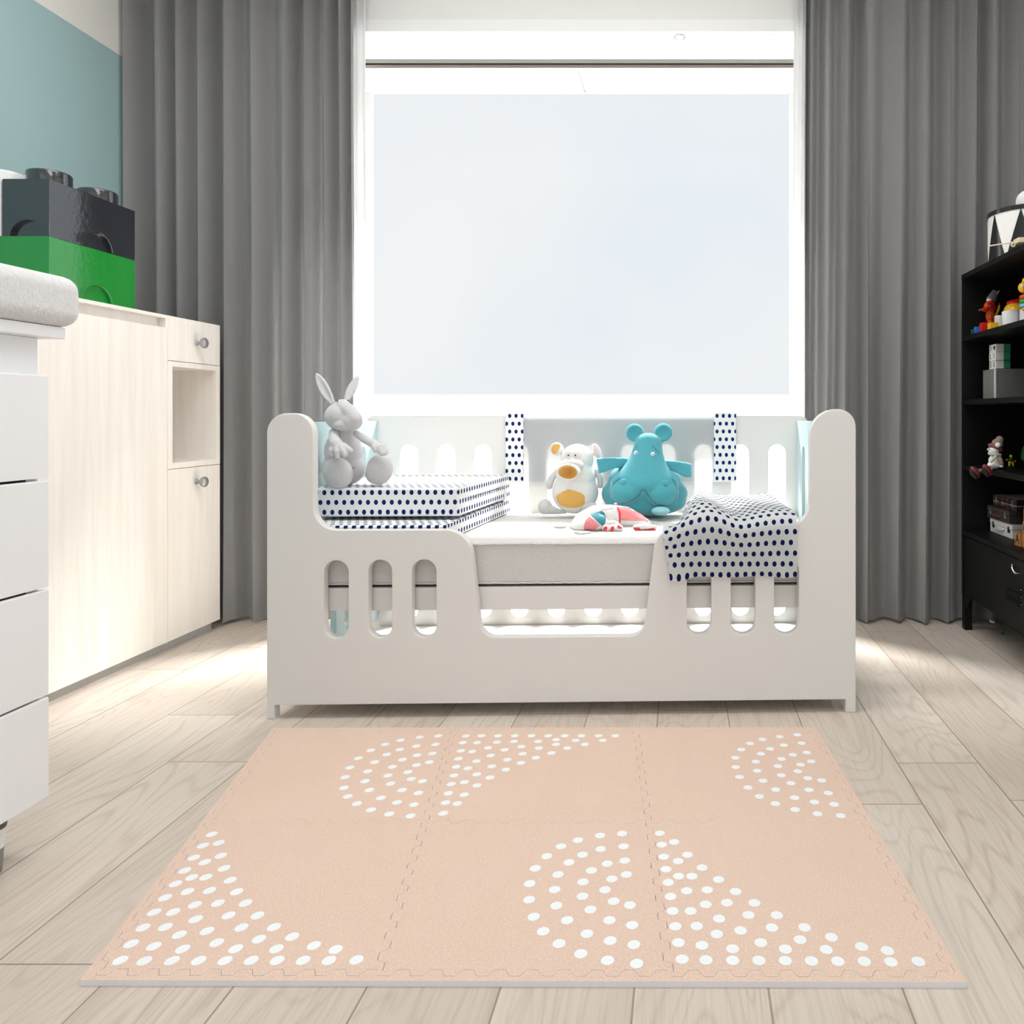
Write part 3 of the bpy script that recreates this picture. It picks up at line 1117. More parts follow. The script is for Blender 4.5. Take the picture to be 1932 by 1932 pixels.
for q in ([(1020, 1230, -0.0527, 50), (1040, 1285, -0.0589, 42)], [(1090, 1240, -0.0558, 46), (1135, 1335, -0.0620, 40)], [(1130, 1225, -0.0527, 42), (1180, 1330, -0.0589, 34)], [(1150, 1205, -0.0465, 38), (1215, 1310, -0.0496, 26)]):
    g.caps(b, q)
mk('arm', remesh(b, 0.0024, 3), M['plush_grey'], t)
for (x, y, rx, rz, rot, d) in ((465, 1635, 222, 245, -12, -0.035), (1095, 1580, 200, 235, 12, -0.01)):
    b = B()
    g.e(b, x, y, rx, rz, 130, d, rot)
    g.e(b, x + (30 if x < 600 else -60), y + 50, rx * 0.7, rz * 0.7, 170, d + 0.03, rot)
    mk('foot', settle(remesh(b, 0.003, 6), ZR), M['plush_grey'], t)
for x, y in ((455, 536), (617, 527)):
    mk('eye', ell(B(), g.p(x, y, -0.036 if x < 500 else -0.037), 0.0022, 0.0022, 0.0022), M['bead_dark'], t)
mk('navel', torus(B(), g.p(697, 1556, -0.012), 0.0028, 0.0007, (0, -1, 0), seg=16, ms=6), M['thread'], t)

# --- white ape
ZM = 0.487
g = Fig(1000, 820, 0.08798, 2.70)
t = thing('toy_ape', 'white plush ape with ochre belly patch leaning by the teal hippo', 'soft toy', (g.p(960, 1690).x, 2.69, ZM))
b = B()
g.e(b, 970, 1230, 500, 460, 420, 0.0)
g.e(b, 985, 900, 430, 420, 370, 0.0)
g.e(b, 1010, 540, 355, 345, 320, 0.0)
body = settle(remesh(b, 0.004, 10), ZM)
bv = BVHTree.FromBMesh(body)
bodyc = body.copy()
mk('body', body, M['plush_white'], t)
mk('belly_patch', g.patch(bv, [(560, 1340), (590, 1290), (700, 1225), (830, 1172), (960, 1205), (1090, 1250), (1150, 1290), (1172, 1330), (1172, 1480), (1100, 1535), (1000, 1565), (800, 1560), (650, 1510), (590, 1420)]), M['plush_orange'], t, label='ochre belly patch')
b = B()
g.e(b, 885, 660, 265, 150, 190, -0.055)
g.e(b, 870, 590, 150, 90, 120, -0.06)
mk('muzzle', remesh(b, 0.003, 5), M['plush_white'], t)
# open funnel mouth
c0 = g.p(832, 790, -0.10)
m_ = g.m
ax = Vector((-0.12, -1, -0.2)).normalized()
b = lathe(B(), c0 + ax * 0.014, [(235 * m_, -0.020), (250 * m_, -0.006), (238 * m_, 0.002), (215 * m_, 0.004), (195 * m_, -0.003)], ax, 32)
for v in b.verts:
    v.co.z = c0.z + (v.co.z - c0.z) * 0.72
mk('lips', b, M['plush_white'], t)
b = lathe(B(), c0 + ax * 0.014, [(208 * m_, 0.0), (150 * m_, -0.012), (70 * m_, -0.026), (0, -0.034)], ax, 32)
for v in b.verts:
    v.co.z = c0.z + (v.co.z - c0.z) * 0.72
mk('mouth_lining', b, [M['plush_orange']], t, label='ochre mouth lining')
for x, y in ((828, 440), (1000, 445)):
    q = g.e(B(), x, y, 98, 95, 40, -0.098)
    mk('eye_disc', q, M['plush_white'], t)
for x, y in ((822, 445), (970, 445)):
    mk('pupil', g.e(B(), x, y, 17, 19, 12, -0.1065), M['bead_dark'], t)
for (x, y, rx, rz, rot, pts) in ((575, 310, 145, 150, -15, [(468, 265), (502, 212), (622, 208), (645, 255), (597, 365), (530, 425), (487, 395), (455, 330)]),
                                 (1425, 345, 85, 170, -22, None)):
    q = g.e(B(), x, y, rx, rz, 60, 0.0, rot)
    q2 = g.e(B(), x + (90 if x < 1000 else -40), y + 50, 60, 60, 50, 0.01)
    me_ = bpy.data.meshes.new('tmp')
    q2.to_mesh(me_)
    q.from_mesh(me_)
    q = remesh(q, 0.003, 4)
    be = BVHTree.FromBMesh(q)
    eo = mk('ear', q, M['plush_white'], t)
    if pts:
        mk('ear_lining', g.patch(be, pts), M['plush_orange'], eo, label='ochre ear lining')
    else:
        mk('ear_lining', g.patch(be, [(1365, 240), (1395, 250), (1450, 380), (1490, 480), (1470, 500), (1400, 420), (1360, 320)]), M['felt_palepink'], eo)
b = B()
g.caps(b, [(580, 780, 0.0, 60), (470, 930, -0.01, 75), (420, 1060, -0.015, 78), (415, 1110, -0.015, 72)])
mk('arm', remesh(b, 0.003, 4), M['plush_lightgrey'], t)
b = B()
g.caps(b, [(1420, 780, 0.0, 60), (1500, 930, 0.0, 70), (1505, 1100, 0.0, 60)])
mk('arm', remesh(b, 0.003, 4), M['plush_lightgrey'], t)
b = B()
g.e(b, 320, 1550, 150, 165, 150, -0.03)
g.caps(b, [(400, 1600, -0.03, 110), (600, 1650, -0.025, 60), (760, 1660, -0.02, 40)])
mk('foot', settle(remesh(b, 0.003, 6), ZM), M['plush_lightgrey'], t)
b = B()
g.e(b, 1260, 1570, 215, 140, 160, -0.03)
mk('foot', settle(remesh(b, 0.003, 6), ZM), M['plush_lightgrey'], t)

# --- teal hippo
g = Fig(1000, 780, 0.176, 2.715)
t = thing('toy_hippo', 'large teal plush hippo with broad snout sitting on the mattress by the ape', 'soft toy', (g.p(1230, 1060).x, 2.72, ZM))
b = B()
g.e(b, 1228, 860, 468, 230, 300, 0.0)
g.e(b, 1228, 720, 400, 230, 260, 0.0)
g.e(b, 1240, 950, 440, 150, 300, 0.0)
bd = settle(remesh(b, 0.0045, 22), ZM)
mk('body', bd, M['plush_teal'], t)
b = B()
for k in range(13):
    f = k / 12
    w_ = 150 + 60 * f + 150 * f ** 2.6
    g.e(b, 1266 - 36 * f, 325 + 420 * f, w_, 118 + 40 * f, 125 + 45 * f, -0.03 - 0.045 * f)
g.e(b, 1040, 830, 188, 135, 150, -0.085, -6)
g.e(b, 1405, 845, 185, 150, 150, -0.085, 6)
g.e(b, 1215, 760, 230, 105, 150, -0.085)
hd = remesh(b, 0.004, 22)
bh = BVHTree.FromBMesh(hd)
ho = mk('snout', hd, M['plush_teal'], t)
seam = spline([(p_[0], p_[1], 0) for p_ in [(968, 695), (905, 745), (868, 800), (856, 865), (885, 925), (950, 958), (1030, 957), (1110, 920), (1170, 868), (1215, 812), (1265, 870), (1335, 955), (1420, 985), (1500, 975), (1560, 915), (1580, 845), (1560, 765), (1515, 695)]], 4)
mk('seam', g.line(bh, [(v.x, v.y) for v in seam], 0.0012), M['thread'], ho, label='dark stitched seam')
for x, y in ((1003, 740), (1445, 752)):
    hit = bh.ray_cast(CAM, ray(g.ox + x * g.sc, g.oy + y * g.sc).normalized())[0]
    mk('nostril', ell(B(), hit, 38 * g.m, 0.008, 38 * g.m), M['plush_teal'], ho)
for x, y in ((1135, 425), (1316, 436)):
    dr = ray(g.ox + x * g.sc, g.oy + y * g.sc).normalized()
    hit = bh.ray_cast(CAM, dr)[0]
    eo = mk('eye', ell(B(), hit, 22 * g.m, 0.006, 22 * g.m), M['bead_white'], ho)
    mk('pupil', ell(B(), hit - dr * 0.0055, 6 * g.m, 0.0015, 6 * g.m), M['bead_dark'], eo)
for q in ([(1098, 415), (1118, 385), (1150, 347)], [(1312, 347), (1345, 380), (1382, 425)]):
    mk('brow', g.line(bh, q, 0.0012), M['thread'], ho)
for x, y, r, rot in ((1122, 208, 98, -18), (1428, 206, 100, 18)):
    b = B()
    g.e(b, x, y, r, r * 1.02, 55, -0.01, rot)
    g.e(b, x + (30 if x < 1270 else -30), y + 65, r * 0.5, r * 0.5, 45, -0.01)
    q = remesh(b, 0.0035, 5)
    # hollow of the ear
    c = g.p(x, y + 5, -0.01 - 55 * g.m)
    for v in q.verts:
        d2 = ((v.co.x - c.x) ** 2 + (v.co.z - c.z) ** 2) / (75 * g.m) ** 2
        if v.co.y < c.y + 55 * g.m and d2 < 1:
            v.co.y += 0.012 * (1 - d2)
    mk('ear', q, M['plush_teal'], t)


def flap(rows_, th):
    """flat stuffed arm: (top x, top y, bottom x, bottom y, depth) from the shoulder to the tip"""
    bm = B()
    pr = [(bm.verts.new(g.p(a, c, d)), bm.verts.new(g.p((a + e) / 2, (c + f) / 2, d)), bm.verts.new(g.p(e, f, d))) for a, c, e, f, d in rows_]
    for q1, q2 in zip(pr, pr[1:]):
        bm.faces.new((q1[0], q1[1], q2[1], q2[0]))
        bm.faces.new((q1[1], q1[2], q2[2], q2[1]))
    bmesh.ops.recalc_face_normals(bm, faces=bm.faces)
    bmesh.ops.solidify(bm, geom=bm.faces[:], thickness=th)
    return remesh(bm, 0.0035, 6)


mk('arm', flap([(1080, 480, 1060, 560, 0.0), (960, 474, 955, 575, -0.03), (840, 474, 870, 592, -0.055), (760, 480, 800, 625, -0.065), (705, 487, 735, 645, -0.07)], 0.024), M['plush_teal'], t)
mk('arm', flap([(1380, 490, 1390, 560, 0.0), (1490, 500, 1490, 590, -0.03), (1610, 512, 1600, 635, -0.055), (1690, 525, 1680, 680, -0.065), (1738, 540, 1742, 682, -0.07)], 0.024), M['plush_teal'], t)
b = B()
g.e(b, 1400, 1045, 95, 46, 80, -0.115)
mk('foot', settle(b, ZM), M['plush_paleteal'], t, label='pale teal foot')

# --- patchwork toy lying flat
g = Fig(1030, 930, 0.11905, 2.46)
t = thing('patchwork_toy', 'white and pink patchwork toy with red paw pads lying flat on the mattress', 'soft toy', (g.p(1000, 560).x, 2.45, ZM))
b = B()
ZF = g.p(0, 590).z - 0.0
g.caps(b, [(420, 540, -0.02, 60), (600, 440, -0.02, 150), (800, 380, 0.0, 190), (1000, 370, 0.03, 190), (1250, 380, 0.04, 170), (1450, 440, 0.03, 120), (1600, 490, 0.0, 70)], 8)
g.e(b, 620, 500, 210, 110, 200, -0.04, -12)
g.e(b, 800, 470, 180, 130, 190, -0.06)
q = settle(remesh(b, 0.0035, 7), ZM)
bp_ = BVHTree.FromBMesh(q)
mk('body', q, M['plush_white'], t)
mk('patch', g.patch(bp_, [(600, 520), (640, 430), (692, 372), (770, 440), (850, 515), (790, 575), (712, 622), (640, 600), (600, 585)]), M['felt_pink'], t, label='pink felt patch')
mk('patch', g.patch(bp_, [(706, 348), (800, 315), (885, 285), (925, 320), (950, 370), (945, 440), (925, 490), (890, 520), (830, 470), (760, 400)]), M['felt_teal'], t, label='dark teal felt patch')
mk('patch', g.patch(bp_, [(870, 262), (880, 215), (980, 200), (1095, 212), (1060, 240), (960, 262)]), M['felt_palepink'], t, label='pale pink felt patch')
mk('patch', g.patch(bp_, [(1150, 230), (1250, 222), (1400, 260), (1520, 320), (1610, 390), (1640, 440), (1440, 440), (1300, 438), (1175, 432), (1170, 330)]), M['felt_pink'], t, label='long pink felt patch')
mk('patch', g.patch(bp_, [(300, 490), (340, 455), (395, 410), (385, 470), (365, 510)]), M['felt_pink'], t)
mk('patch', g.patch(bp_, [(1120, 226), (1150, 232), (1185, 330), (1185, 470), (1160, 470), (1150, 330)], 0.0018), M['felt_red'], t, label='dark red band')
paw = B()
g.e(paw, 1050, 510, 115, 75, 80, -0.07)
for x in (945, 1055, 1165):
    g.e(paw, x, 560, 60, 58, 60, -0.085)
q = settle(remesh(paw, 0.0022, 3), ZM)
bq = BVHTree.FromBMesh(q)
po = mk('paw', q, M['plush_white'], t)
for poly in ([(905, 580), (920, 545), (955, 528), (975, 550), (960, 590), (925, 600)], [(1020, 570), (1040, 535), (1075, 530), (1085, 570), (1060, 605), (1025, 600)], [(1130, 530), (1150, 515), (1190, 540), (1200, 565), (1170, 570), (1140, 555)]):
    mk('toe_pad', g.patch(bq, poly, cuts=3), M['felt_red'], po)
mk('pad', g.patch(bq, [(960, 462), (1030, 440), (1095, 455), (1090, 478), (1030, 490), (970, 485)], cuts=3), M['felt_palepink'], po)
for pts in ([(310, 525, -0.02, 26), (230, 530, -0.02, 34), (140, 525, -0.015, 26)], [(690, 630, -0.13, 24), (560, 640, -0.15, 36), (460, 612, -0.13, 24)]):
    b = g.caps(B(), pts)
    mk('flipper', settle(remesh(b, 0.0025, 4), ZM), M['plush_white'], t)
b = g.caps(B(), [(1420, 545, -0.07, 46), (1560, 538, -0.065, 52), (1720, 548, -0.065, 42)])
q = settle(remesh(b, 0.0025, 4), ZM)
bq = BVHTree.FromBMesh(q)
po = mk('hind_paw', q, M['plush_white'], t)
mk('sole', g.patch(bq, [(1385, 550), (1440, 575), (1480, 545), (1500, 580), (1600, 570), (1715, 552), (1730, 580), (1600, 592), (1500, 600), (1410, 595)], cuts=3), M['felt_red'], po, label='red sole')
mk('tag', g.e(B(), 1105, 172, 26, 16, 20, 0.02), M['felt_palepink'], t)

# ================================================================== foam play mat
ZT = 0.009
fl, fr, bL, bR = [at(px, py, (EYE - ZT) * F / (py - CY)) for px, py in ((151, 1849), (1825, 1853), (516, 1373), (1540, 1372))]


def mp_uv(u, v):
    """0..3 across, 0..2 deep -> floor"""
    fu = u / 3
    fv = v / 2
    a = fl.lerp(fr, fu)
    c = bL.lerp(bR, fu)
    p = a.lerp(c, fv)
    return Vector((p.x, p.y))


def seam_pts(a, c, n, amp, side):
    """interlocking teeth from a to c; side +-1 pulls the edge back by a hair"""
    A, C = mp_uv(*a), mp_uv(*c)
    d = C - A
    nrm = Vector((-d.y, d.x)).normalized()
    pts = []
    for i in range(n):
        for f, s in ((0.08, -1), (0.42, -1), (0.58, 1), (0.92, 1)):
            pts.append(A + d * ((i + f) / n) + nrm * (amp * s + side * GAP))
    return [A] + pts + [C]


GAP = 0.0005
SB = 0.036
us, vs_ = [SB, 1.0, 2.0, 3 - SB], [SB, 0.97, 2 - SB]
pm = thing('play_mat', 'peach foam puzzle play mat with white dots on the floor in front of the bed', 'play mat', ((fl.x + fr.x) / 2, (fl.y + bL.y) / 2, 0))

Z4 = lambda pts: [(100 + x * 0.46584, 1350 + y * 0.46584) for x, y in pts]
Z5 = lambda pts: [(950 + x * 0.46584, 1350 + y * 0.46584) for x, y in pts]
DOTS = Z4([(643, 481), (608, 527), (671, 516), (571, 576), (615, 594), (680, 568), (534, 628), (562, 656), (619, 655), (693, 619), (496, 682), (718, 667), (454, 738), (545, 713), (634, 709), (744, 714), (410, 797), (487, 796), (575, 767), (668, 760), (779, 760), (578, 825), (711, 810), (828, 810), (365, 859), (455, 857), (512, 888), (624, 873), (763, 859), (895, 857), (834, 906), (969, 896), (317, 925), (408, 935), (525, 946), (663, 920), (740, 945), (905, 945), (1057, 932), (1145, 948), (273, 992), (370, 994), (482, 993), (590, 993), (697, 993), (803, 992), (908, 992), (1013, 992), (1118, 992), (1229, 990),
           (1560, 83), (1485, 88), (1408, 100), (1345, 117), (1287, 141), (1237, 173), (1202, 211), (1183, 250), (1179, 293), (1194, 328), (1231, 357), (1288, 382), (1362, 399), (1448, 407), (1549, 117), (1471, 124), (1404, 138), (1352, 158), (1303, 189), (1275, 226), (1264, 266), (1282, 302), (1328, 334), (1393, 352), (1462, 361), (1536, 154), (1474, 161), (1415, 179), (1375, 208), (1356, 243), (1367, 276), (1414, 302), (1480, 314), (1524, 189), (1472, 201), (1437, 229), (1451, 257), (1497, 266),
           (1672, 83), (1735, 82), (1803, 82), (1870, 82), (1660, 110), (1718, 110), (1798, 108), (1867, 105), (1652, 143), (1698, 146), (1762, 131), (1829, 139), (1897, 126), (1642, 175), (1715, 185), (1772, 162), (1840, 179), (1902, 155), (1895, 192), (1633, 208), (1680, 214), (1777, 206), (1834, 219), (1770, 251), (1716, 238), (1624, 243), (1666, 270), (1717, 283), (1613, 278), (1601, 315), (1666, 321), (1590, 353), (1638, 357), (1581, 396)])
DOTS += Z5([(113, 82), (181, 82), (248, 82), (316, 82), (385, 82), (453, 82), (140, 105), (213, 98), (292, 101), (402, 101), (213, 117), (329, 117), (258, 132), (143, 132), (131, 171), (194, 152),
            (480, 478), (391, 486), (301, 505), (233, 530), (175, 570), (129, 619), (106, 681), (104, 746), (122, 815), (161, 874), (225, 924), (313, 965), (421, 992), (539, 1005), (486, 530), (394, 541), (320, 564), (265, 595), (221, 644), (207, 705), (214, 770), (258, 829), (338, 884), (432, 912), (528, 928), (491, 588), (420, 600), (356, 628), (322, 674), (320, 732), (352, 786), (429, 829), (521, 849), (498, 644), (439, 662), (411, 706), (446, 752), (512, 768),
            (633, 477), (641, 523), (691, 512), (649, 572), (745, 564), (707, 590), (658, 623), (804, 616), (667, 676), (709, 651), (763, 651), (871, 664), (676, 733), (742, 710), (825, 706), (940, 713), (685, 792), (758, 792), (819, 765), (905, 758), (1016, 759), (696, 854), (782, 853), (873, 823), (992, 808), (1107, 809), (708, 920), (804, 931), (864, 885), (960, 871), (1087, 859), (1219, 858), (928, 945), (1042, 920), (1201, 908), (1328, 898), (1142, 946), (1307, 948), (1450, 936), (1555, 953), (723, 987), (820, 990), (928, 992), (1034, 992), (1141, 993), (1247, 994), (1354, 995), (1461, 996), (1569, 998), (1680, 996),
            (1190, 78), (1118, 86), (1049, 97), (999, 113), (963, 138), (939, 171), (940, 209), (956, 249), (990, 292), (1036, 328), (1101, 357), (1181, 381), (1272, 398), (1366, 406), (1207, 112), (1135, 120), (1080, 135), (1043, 155), (1022, 187), (1027, 224), (1051, 264), (1102, 300), (1179, 333), (1259, 350), (1339, 360), (1228, 150), (1172, 159), (1126, 176), (1111, 205), (1125, 242), (1164, 274), (1237, 301), (1315, 314), (1246, 186), (1203, 199), (1192, 226), (1232, 254), (1289, 263)])
dot_pts = [at(px, py, (EYE - ZT) * F / (py - CY)) for px, py in DOTS]
A_ = 0.0065


def tile_seam(i, j, which):
    """edge of tile i, j going counter-clockwise"""
    u0, u1, v0, v1 = us[i], us[i + 1], vs_[j], vs_[j + 1]
    if which == 'b':
        return seam_pts((u0, v0), (u1, v0), 9, A_, 1)
    if which == 'r':
        return seam_pts((u1, v0), (u1, v1), 9, A_, 1)
    if which == 't':
        return seam_pts((u0, v1), (u1, v1), 9, A_, -1)[::-1]
    return seam_pts((u0, v0), (u0, v1), 9, A_, -1)[::-1]


def inside(p, poly):
    c = False
    n = len(poly)
    for k in range(n):
        a, d = poly[k], poly[k - 1]
        if (a[1] > p[1]) != (d[1] > p[1]) and p[0] < (d[0] - a[0]) * (p[1] - a[1]) / (d[1] - a[1]) + a[0]:
            c = not c
    return c


def foam(poly, name, dots):
    bm = B()
    if sum(poly[k - 1][0] * poly[k][1] - poly[k][0] * poly[k - 1][1] for k in range(len(poly))) < 0:
        poly = poly[::-1]
    top = [bm.verts.new((q[0], q[1], ZT)) for q in poly]
    bot = [bm.verts.new((q[0], q[1], 0.0)) for q in poly]
    n = len(poly)
    for k in range(n):
        bm.faces.new((bot[k - 1], bot[k], top[k], top[k - 1])).material_index = 2
    fb = bm.faces.new(bot[::-1])
    fb.material_index = 2
    ft = bm.faces.new(top)
    bm.normal_update()
    bmesh.ops.triangulate(bm, faces=[ft, fb], ngon_method='EAR_CLIP')
    for p in dots:
        n0 = len(bm.faces)
        bmesh.ops.create_circle(bm, cap_ends=True, segments=20, radius=0.0103, matrix=Matrix.Translation((p.x, p.y, ZT + 0.0002)))
        bm.faces.ensure_lookup_table()
        for f in bm.faces[n0:]:
            f.material_index = 1
            if f.normal.z < 0:
                f.normal_flip()
    return mk(name, bm, [M['foam'], M['foam_dot'], M['foam_side']], pm, smooth=0)


for j in range(2):
    for i in range(3):
        poly = []
        for wch in 'brtl':
            poly += tile_seam(i, j, wch)[:-1]
        quad = [mp_uv(us[i], vs_[j]), mp_uv(us[i + 1], vs_[j]), mp_uv(us[i + 1], vs_[j + 1]), mp_uv(us[i], vs_[j + 1])]
        foam(poly, 'foam_tile', [p for p in dot_pts if inside((p.x, p.y), quad)])
# interlocking edge strips
inn = {'b': [(us[k], SB, us[k + 1], SB) for k in range(3)], 't': [(us[k], vs_[2], us[k + 1], vs_[2]) for k in range(3)],
       'l': [(SB, vs_[k], SB, vs_[k + 1]) for k in range(2)], 'r': [(3 - SB, vs_[k], 3 - SB, vs_[k + 1]) for k in range(2)]}
sgn = {'b': -1, 't': 1, 'l': 1, 'r': -1}
outc = {'b': ((3, 0), (0, 0)), 't': ((3, 2), (0, 2)), 'l': ((0, 2), (0, 0)), 'r': ((3, 2), (3, 0))}
for k in 'btlr':
    poly = []
    for (a, c, d, e) in inn[k]:
        s = seam_pts((a, c), (d, e), 9, A_, sgn[k])
        poly += s if not poly else s[1:]
    poly += [mp_uv(*outc[k][0]), mp_uv(*outc[k][1])]
    foam(poly, 'edge_strip', [])

# ================================================================== birch cabinet (left)
XF = -1.865
ZTOP = 1.2145
YA, YM, YE = 1.95, 2.719, 3.027
cb = thing('cabinet', 'pale birch cabinet with tall door, small drawer and open niche, along the left wall', 'cabinet', (-2.07, (YA + YE) / 2, 0))
xb = -2.28
b = bx(xb, XF - 0.001, YA, YE, ZTOP - 0.012, ZTOP, 0.001)
box(b, xb, XF - 0.018, YA, YA + 0.016, 0.03, ZTOP - 0.012)
box(b, xb, XF - 0.018, YE - 0.016, YE, 0.03, ZTOP - 0.012)
box(b, xb, XF - 0.002, YM - 0.006, YM + 0.002, 0.03, ZTOP - 0.012)
box(b, xb, XF - 0.02, YA, YE, 0.03, 0.046)
box(b, xb, xb + 0.01, YA, YE, 0.03, ZTOP - 0.012)
box(b, XF - 0.045, XF - 0.030, YA, YM, 1.10, ZTOP - 0.012)
mk('carcass', b, M['birch'], cb)
mk('door', bx(XF - 0.018, XF, YA, YM - 0.008, 0.033, 1.168, 0.0012), M['birch'], cb)
dr = mk('drawer', bx(XF - 0.018, XF, YM + 0.003, YE, 1.0525, ZTOP - 0.0005, 0.001), M['birch'], cb)
# open niche: ring frame and lining
fr_ = [(YM + 0.003, 0.6575), (YE, 0.6575), (YE, 1.0505), (YM + 0.003, 1.0505)]
nz0, nz1, ny0, ny1 = 0.679, 1.031, 2.746, 3.003
q = board_yz(fr_, [[(ny0, nz0), (ny1, nz0), (ny1, nz1), (ny0, nz1)]], XF - 0.018, XF, 0.0006)
box(q, XF - 0.33, XF - 0.017, ny0 - 0.01, ny0, nz0 - 0.01, nz1 + 0.01)
box(q, XF - 0.33, XF - 0.017, ny1, ny1 + 0.01, nz0 - 0.01, nz1 + 0.01)
box(q, XF - 0.33, XF - 0.017, ny0, ny1, nz0 - 0.01, nz0)
box(q, XF - 0.33, XF - 0.017, ny0, ny1, nz1, nz1 + 0.01)
box(q, XF - 0.34, XF - 0.33, ny0 - 0.01, ny1 + 0.01, nz0 - 0.01, nz1 + 0.01)
mk('niche', q, M['birch'], cb)
d2 = mk('door', bx(XF - 0.018, XF, YM + 0.003, YE, 0.033, 0.6555, 0.001), M['birch'], cb)
mk('plinth', bx(xb, XF - 0.022, YA, YE - 0.02, 0, 0.03), M['plinth'], cb)
for par, z in ((dr, 1.1295), (d2, 0.5985)):
    k = lathe(B(), (XF, 2.879, z), [(0.0, 0), (0.010, 0.0), (0.010, 0.003), (0.0065, 0.007), (0.0065, 0.016), (0.012, 0.020), (0.018, 0.024), (0.0205, 0.030), (0.019, 0.036), (0.012, 0.0405), (0, 0.042)], (1, 0, 0), 28)
    mk('knob', k, M['knob'], par, label='grey metal knob')


# storage bricks on the cabinet
def brick_box(name, label, x0, x1, y0, y1, z0, z1, m, studs, notch_long=None, notch_end=None, rstud=0.058):
    t_ = thing(name, label, 'storage box', ((x0 + x1) / 2, (y0 + y1) / 2, z0), group='stud topped storage boxes on the cabinet')
    bm = bx(x0, x1 - 0.012, y0 + 0.012, y1, z0, z1, 0.004)

    def notched(c, r, a, e):
        o_ = [(a, z0)]
        if c is not None:
            o_ += [(c - r * math.cos(PI * k / 16), z0 + r * 0.95 * math.sin(PI * k / 16)) for k in range(17)]
        return o_ + [(e, z0), (e, z1), (a, z1)]
    for pc in (board_yz(notched(notch_long, 0.061, y0, y1), [], x1 - 0.013, x1, 0.0025), board_xz(notched(notch_end, 0.052, x0, x1 - 0.0026), [], y0 - 0.0006, y0 + 0.013, 0.0008)):
        me_ = bpy.data.meshes.new('tmp')
        pc.to_mesh(me_)
        pc.free()
        bm.from_mesh(me_)
        bpy.data.meshes.remove(me_)
    mk('box_body', bm, m, t_)
    for (sx, sy) in studs:
        s_ = lathe(B(), (sx, sy, z1 - 0.001), [(rstud, 0), (rstud, 0.038), (rstud - 0.003, 0.043), (rstud - 0.008, 0.045), (0, 0.045)], (0, 0, 1), 40)
        mk('stud', s_, m, t_)
    return t_


XBX = -1.90
brick_box('storage_box', 'green plastic stud topped storage box standing on the birch cabinet', -2.20, XBX, 2.254, 2.607, ZTOP, 1.389, M['box_green'], [], 2.4417, None)
brick_box('storage_box', 'black plastic stud topped storage box stacked on the green box', -2.04, XBX, 2.254, 2.607, 1.389, 1.5605, M['box_black'], [(-1.97, 2.337), (-1.97, 2.527)], 2.4417, -1.965)
brick_box('storage_box', 'white plastic stud topped storage box cut off at the photo left edge', -2.19, -2.045, 2.254, 2.607, 1.389, 1.5605, M['box_white'], [(-2.117, 2.337), (-2.117, 2.527)], 2.4417, None)

# ================================================================== white dresser (left foreground)
XD, YD = -1.24, 1.470
Y0D = 0.50
dz = thing('dresser', 'white chest of drawers with overhanging top in the left foreground', 'dresser', (-1.47, (Y0D + YD) / 2, 0))
mk('carcass', bx(-1.70, XD - 0.021, Y0D, YD, 0.1067, 1.0026, 0.002), M['dresser'], dz)
mk('top_board', bx(-1.72, XD + 0.012, Y0D - 0.03, 1.496, 1.0026, 1.0257, 0.0025), M['dresser'], dz)
zz_ = [0.1067, 0.3055, 0.5156, 0.728, 0.9328]
for k in range(4):
    q = board_xz([(XD - 0.019, zz_[k] + 0.002), (XD, zz_[k] + 0.002), (XD, zz_[k + 1] - 0.006), (XD - 0.003, zz_[k + 1] - 0.003), (XD - 0.019, zz_[k + 1] - 0.0055)], [], Y0D, YD, 0.0008)
    mk('drawer', q, M['dresser'], dz)
mk('drawer_gaps', bx(XD - 0.0215, XD - 0.0190, Y0D + 0.01, YD - 0.03, 0.12, 0.92), M['gap_dark'], dz)
for (x, y) in ((-1.285, 1.40), (-1.285, 0.60), (-1.64, 1.40), (-1.64, 0.60)):
    lg = mk('leg', lathe(B(), (x, y, 0), [(0.016, 0.046), (0.0195, 0.083), (0, 0.083)], (0, 0, 1), 28), M['dresser'], dz)
    mk('leg_cap', lathe(B(), (x, y, 0), [(0.0195, 0.083), (0.021, 0.095), (0.022, 0.1067), (0, 0.1067)], (0, 0, 1), 28), M['leg_dark'], lg, label='dark brown leg cap')
    mk('leg_tip', lathe(B(), (x, y, 0), [(0, 0), (0.0125, 0), (0.0135, 0.003), (0.016, 0.046), (0, 0.046)], (0, 0, 1), 28), M['leg_grey'], lg, label='grey leg tip')

b = bx(-1.70, -1.205, Y0D, 1.518, 1.0262, 1.126, 0.03, 6)
solo('changing_pad', b, M['cushion'], 'thick white woven changing pad lying on the white dresser', 'changing pad', smooth=60)

# ================================================================== black shelving (right)
XS, XS2 = 1.115, 1.515
YS_, YN = 3.02, 2.12
sh = thing('shelving_unit', 'black steel shelving unit with locker doors by the right wall', 'shelves', ((XS + XS2) / 2, (YS_ + YN) / 2, 0))
mk('end_panel', bx(XS, XS2, YS_ - 0.018, YS_, 0.137, 1.396, 0.001), M['steel_black'], sh)
mk('end_panel', bx(XS, XS2, YN, YN + 0.018, 0.137, 1.396, 0.001), M['steel_black'], sh)
mk('back_panel', bx(XS2 - 0.012, XS2, YN + 0.018, YS_ - 0.018, 0.137, 1.396, 0.0005), M['steel_black'], sh)
mk('top_board', bx(XS - 0.001, XS2, YN, YS_, 1.396, 1.416, 0.0015), M['steel_black'], sh)
SHELF_Z = (1.168, 0.915, 0.655, 0.394)
for z in SHELF_Z:
    mk('shelf', bx(XS, XS2 - 0.012, YN + 0.0185, YS_ - 0.0185, z - 0.02, z, 0.001), M['steel_black'], sh)
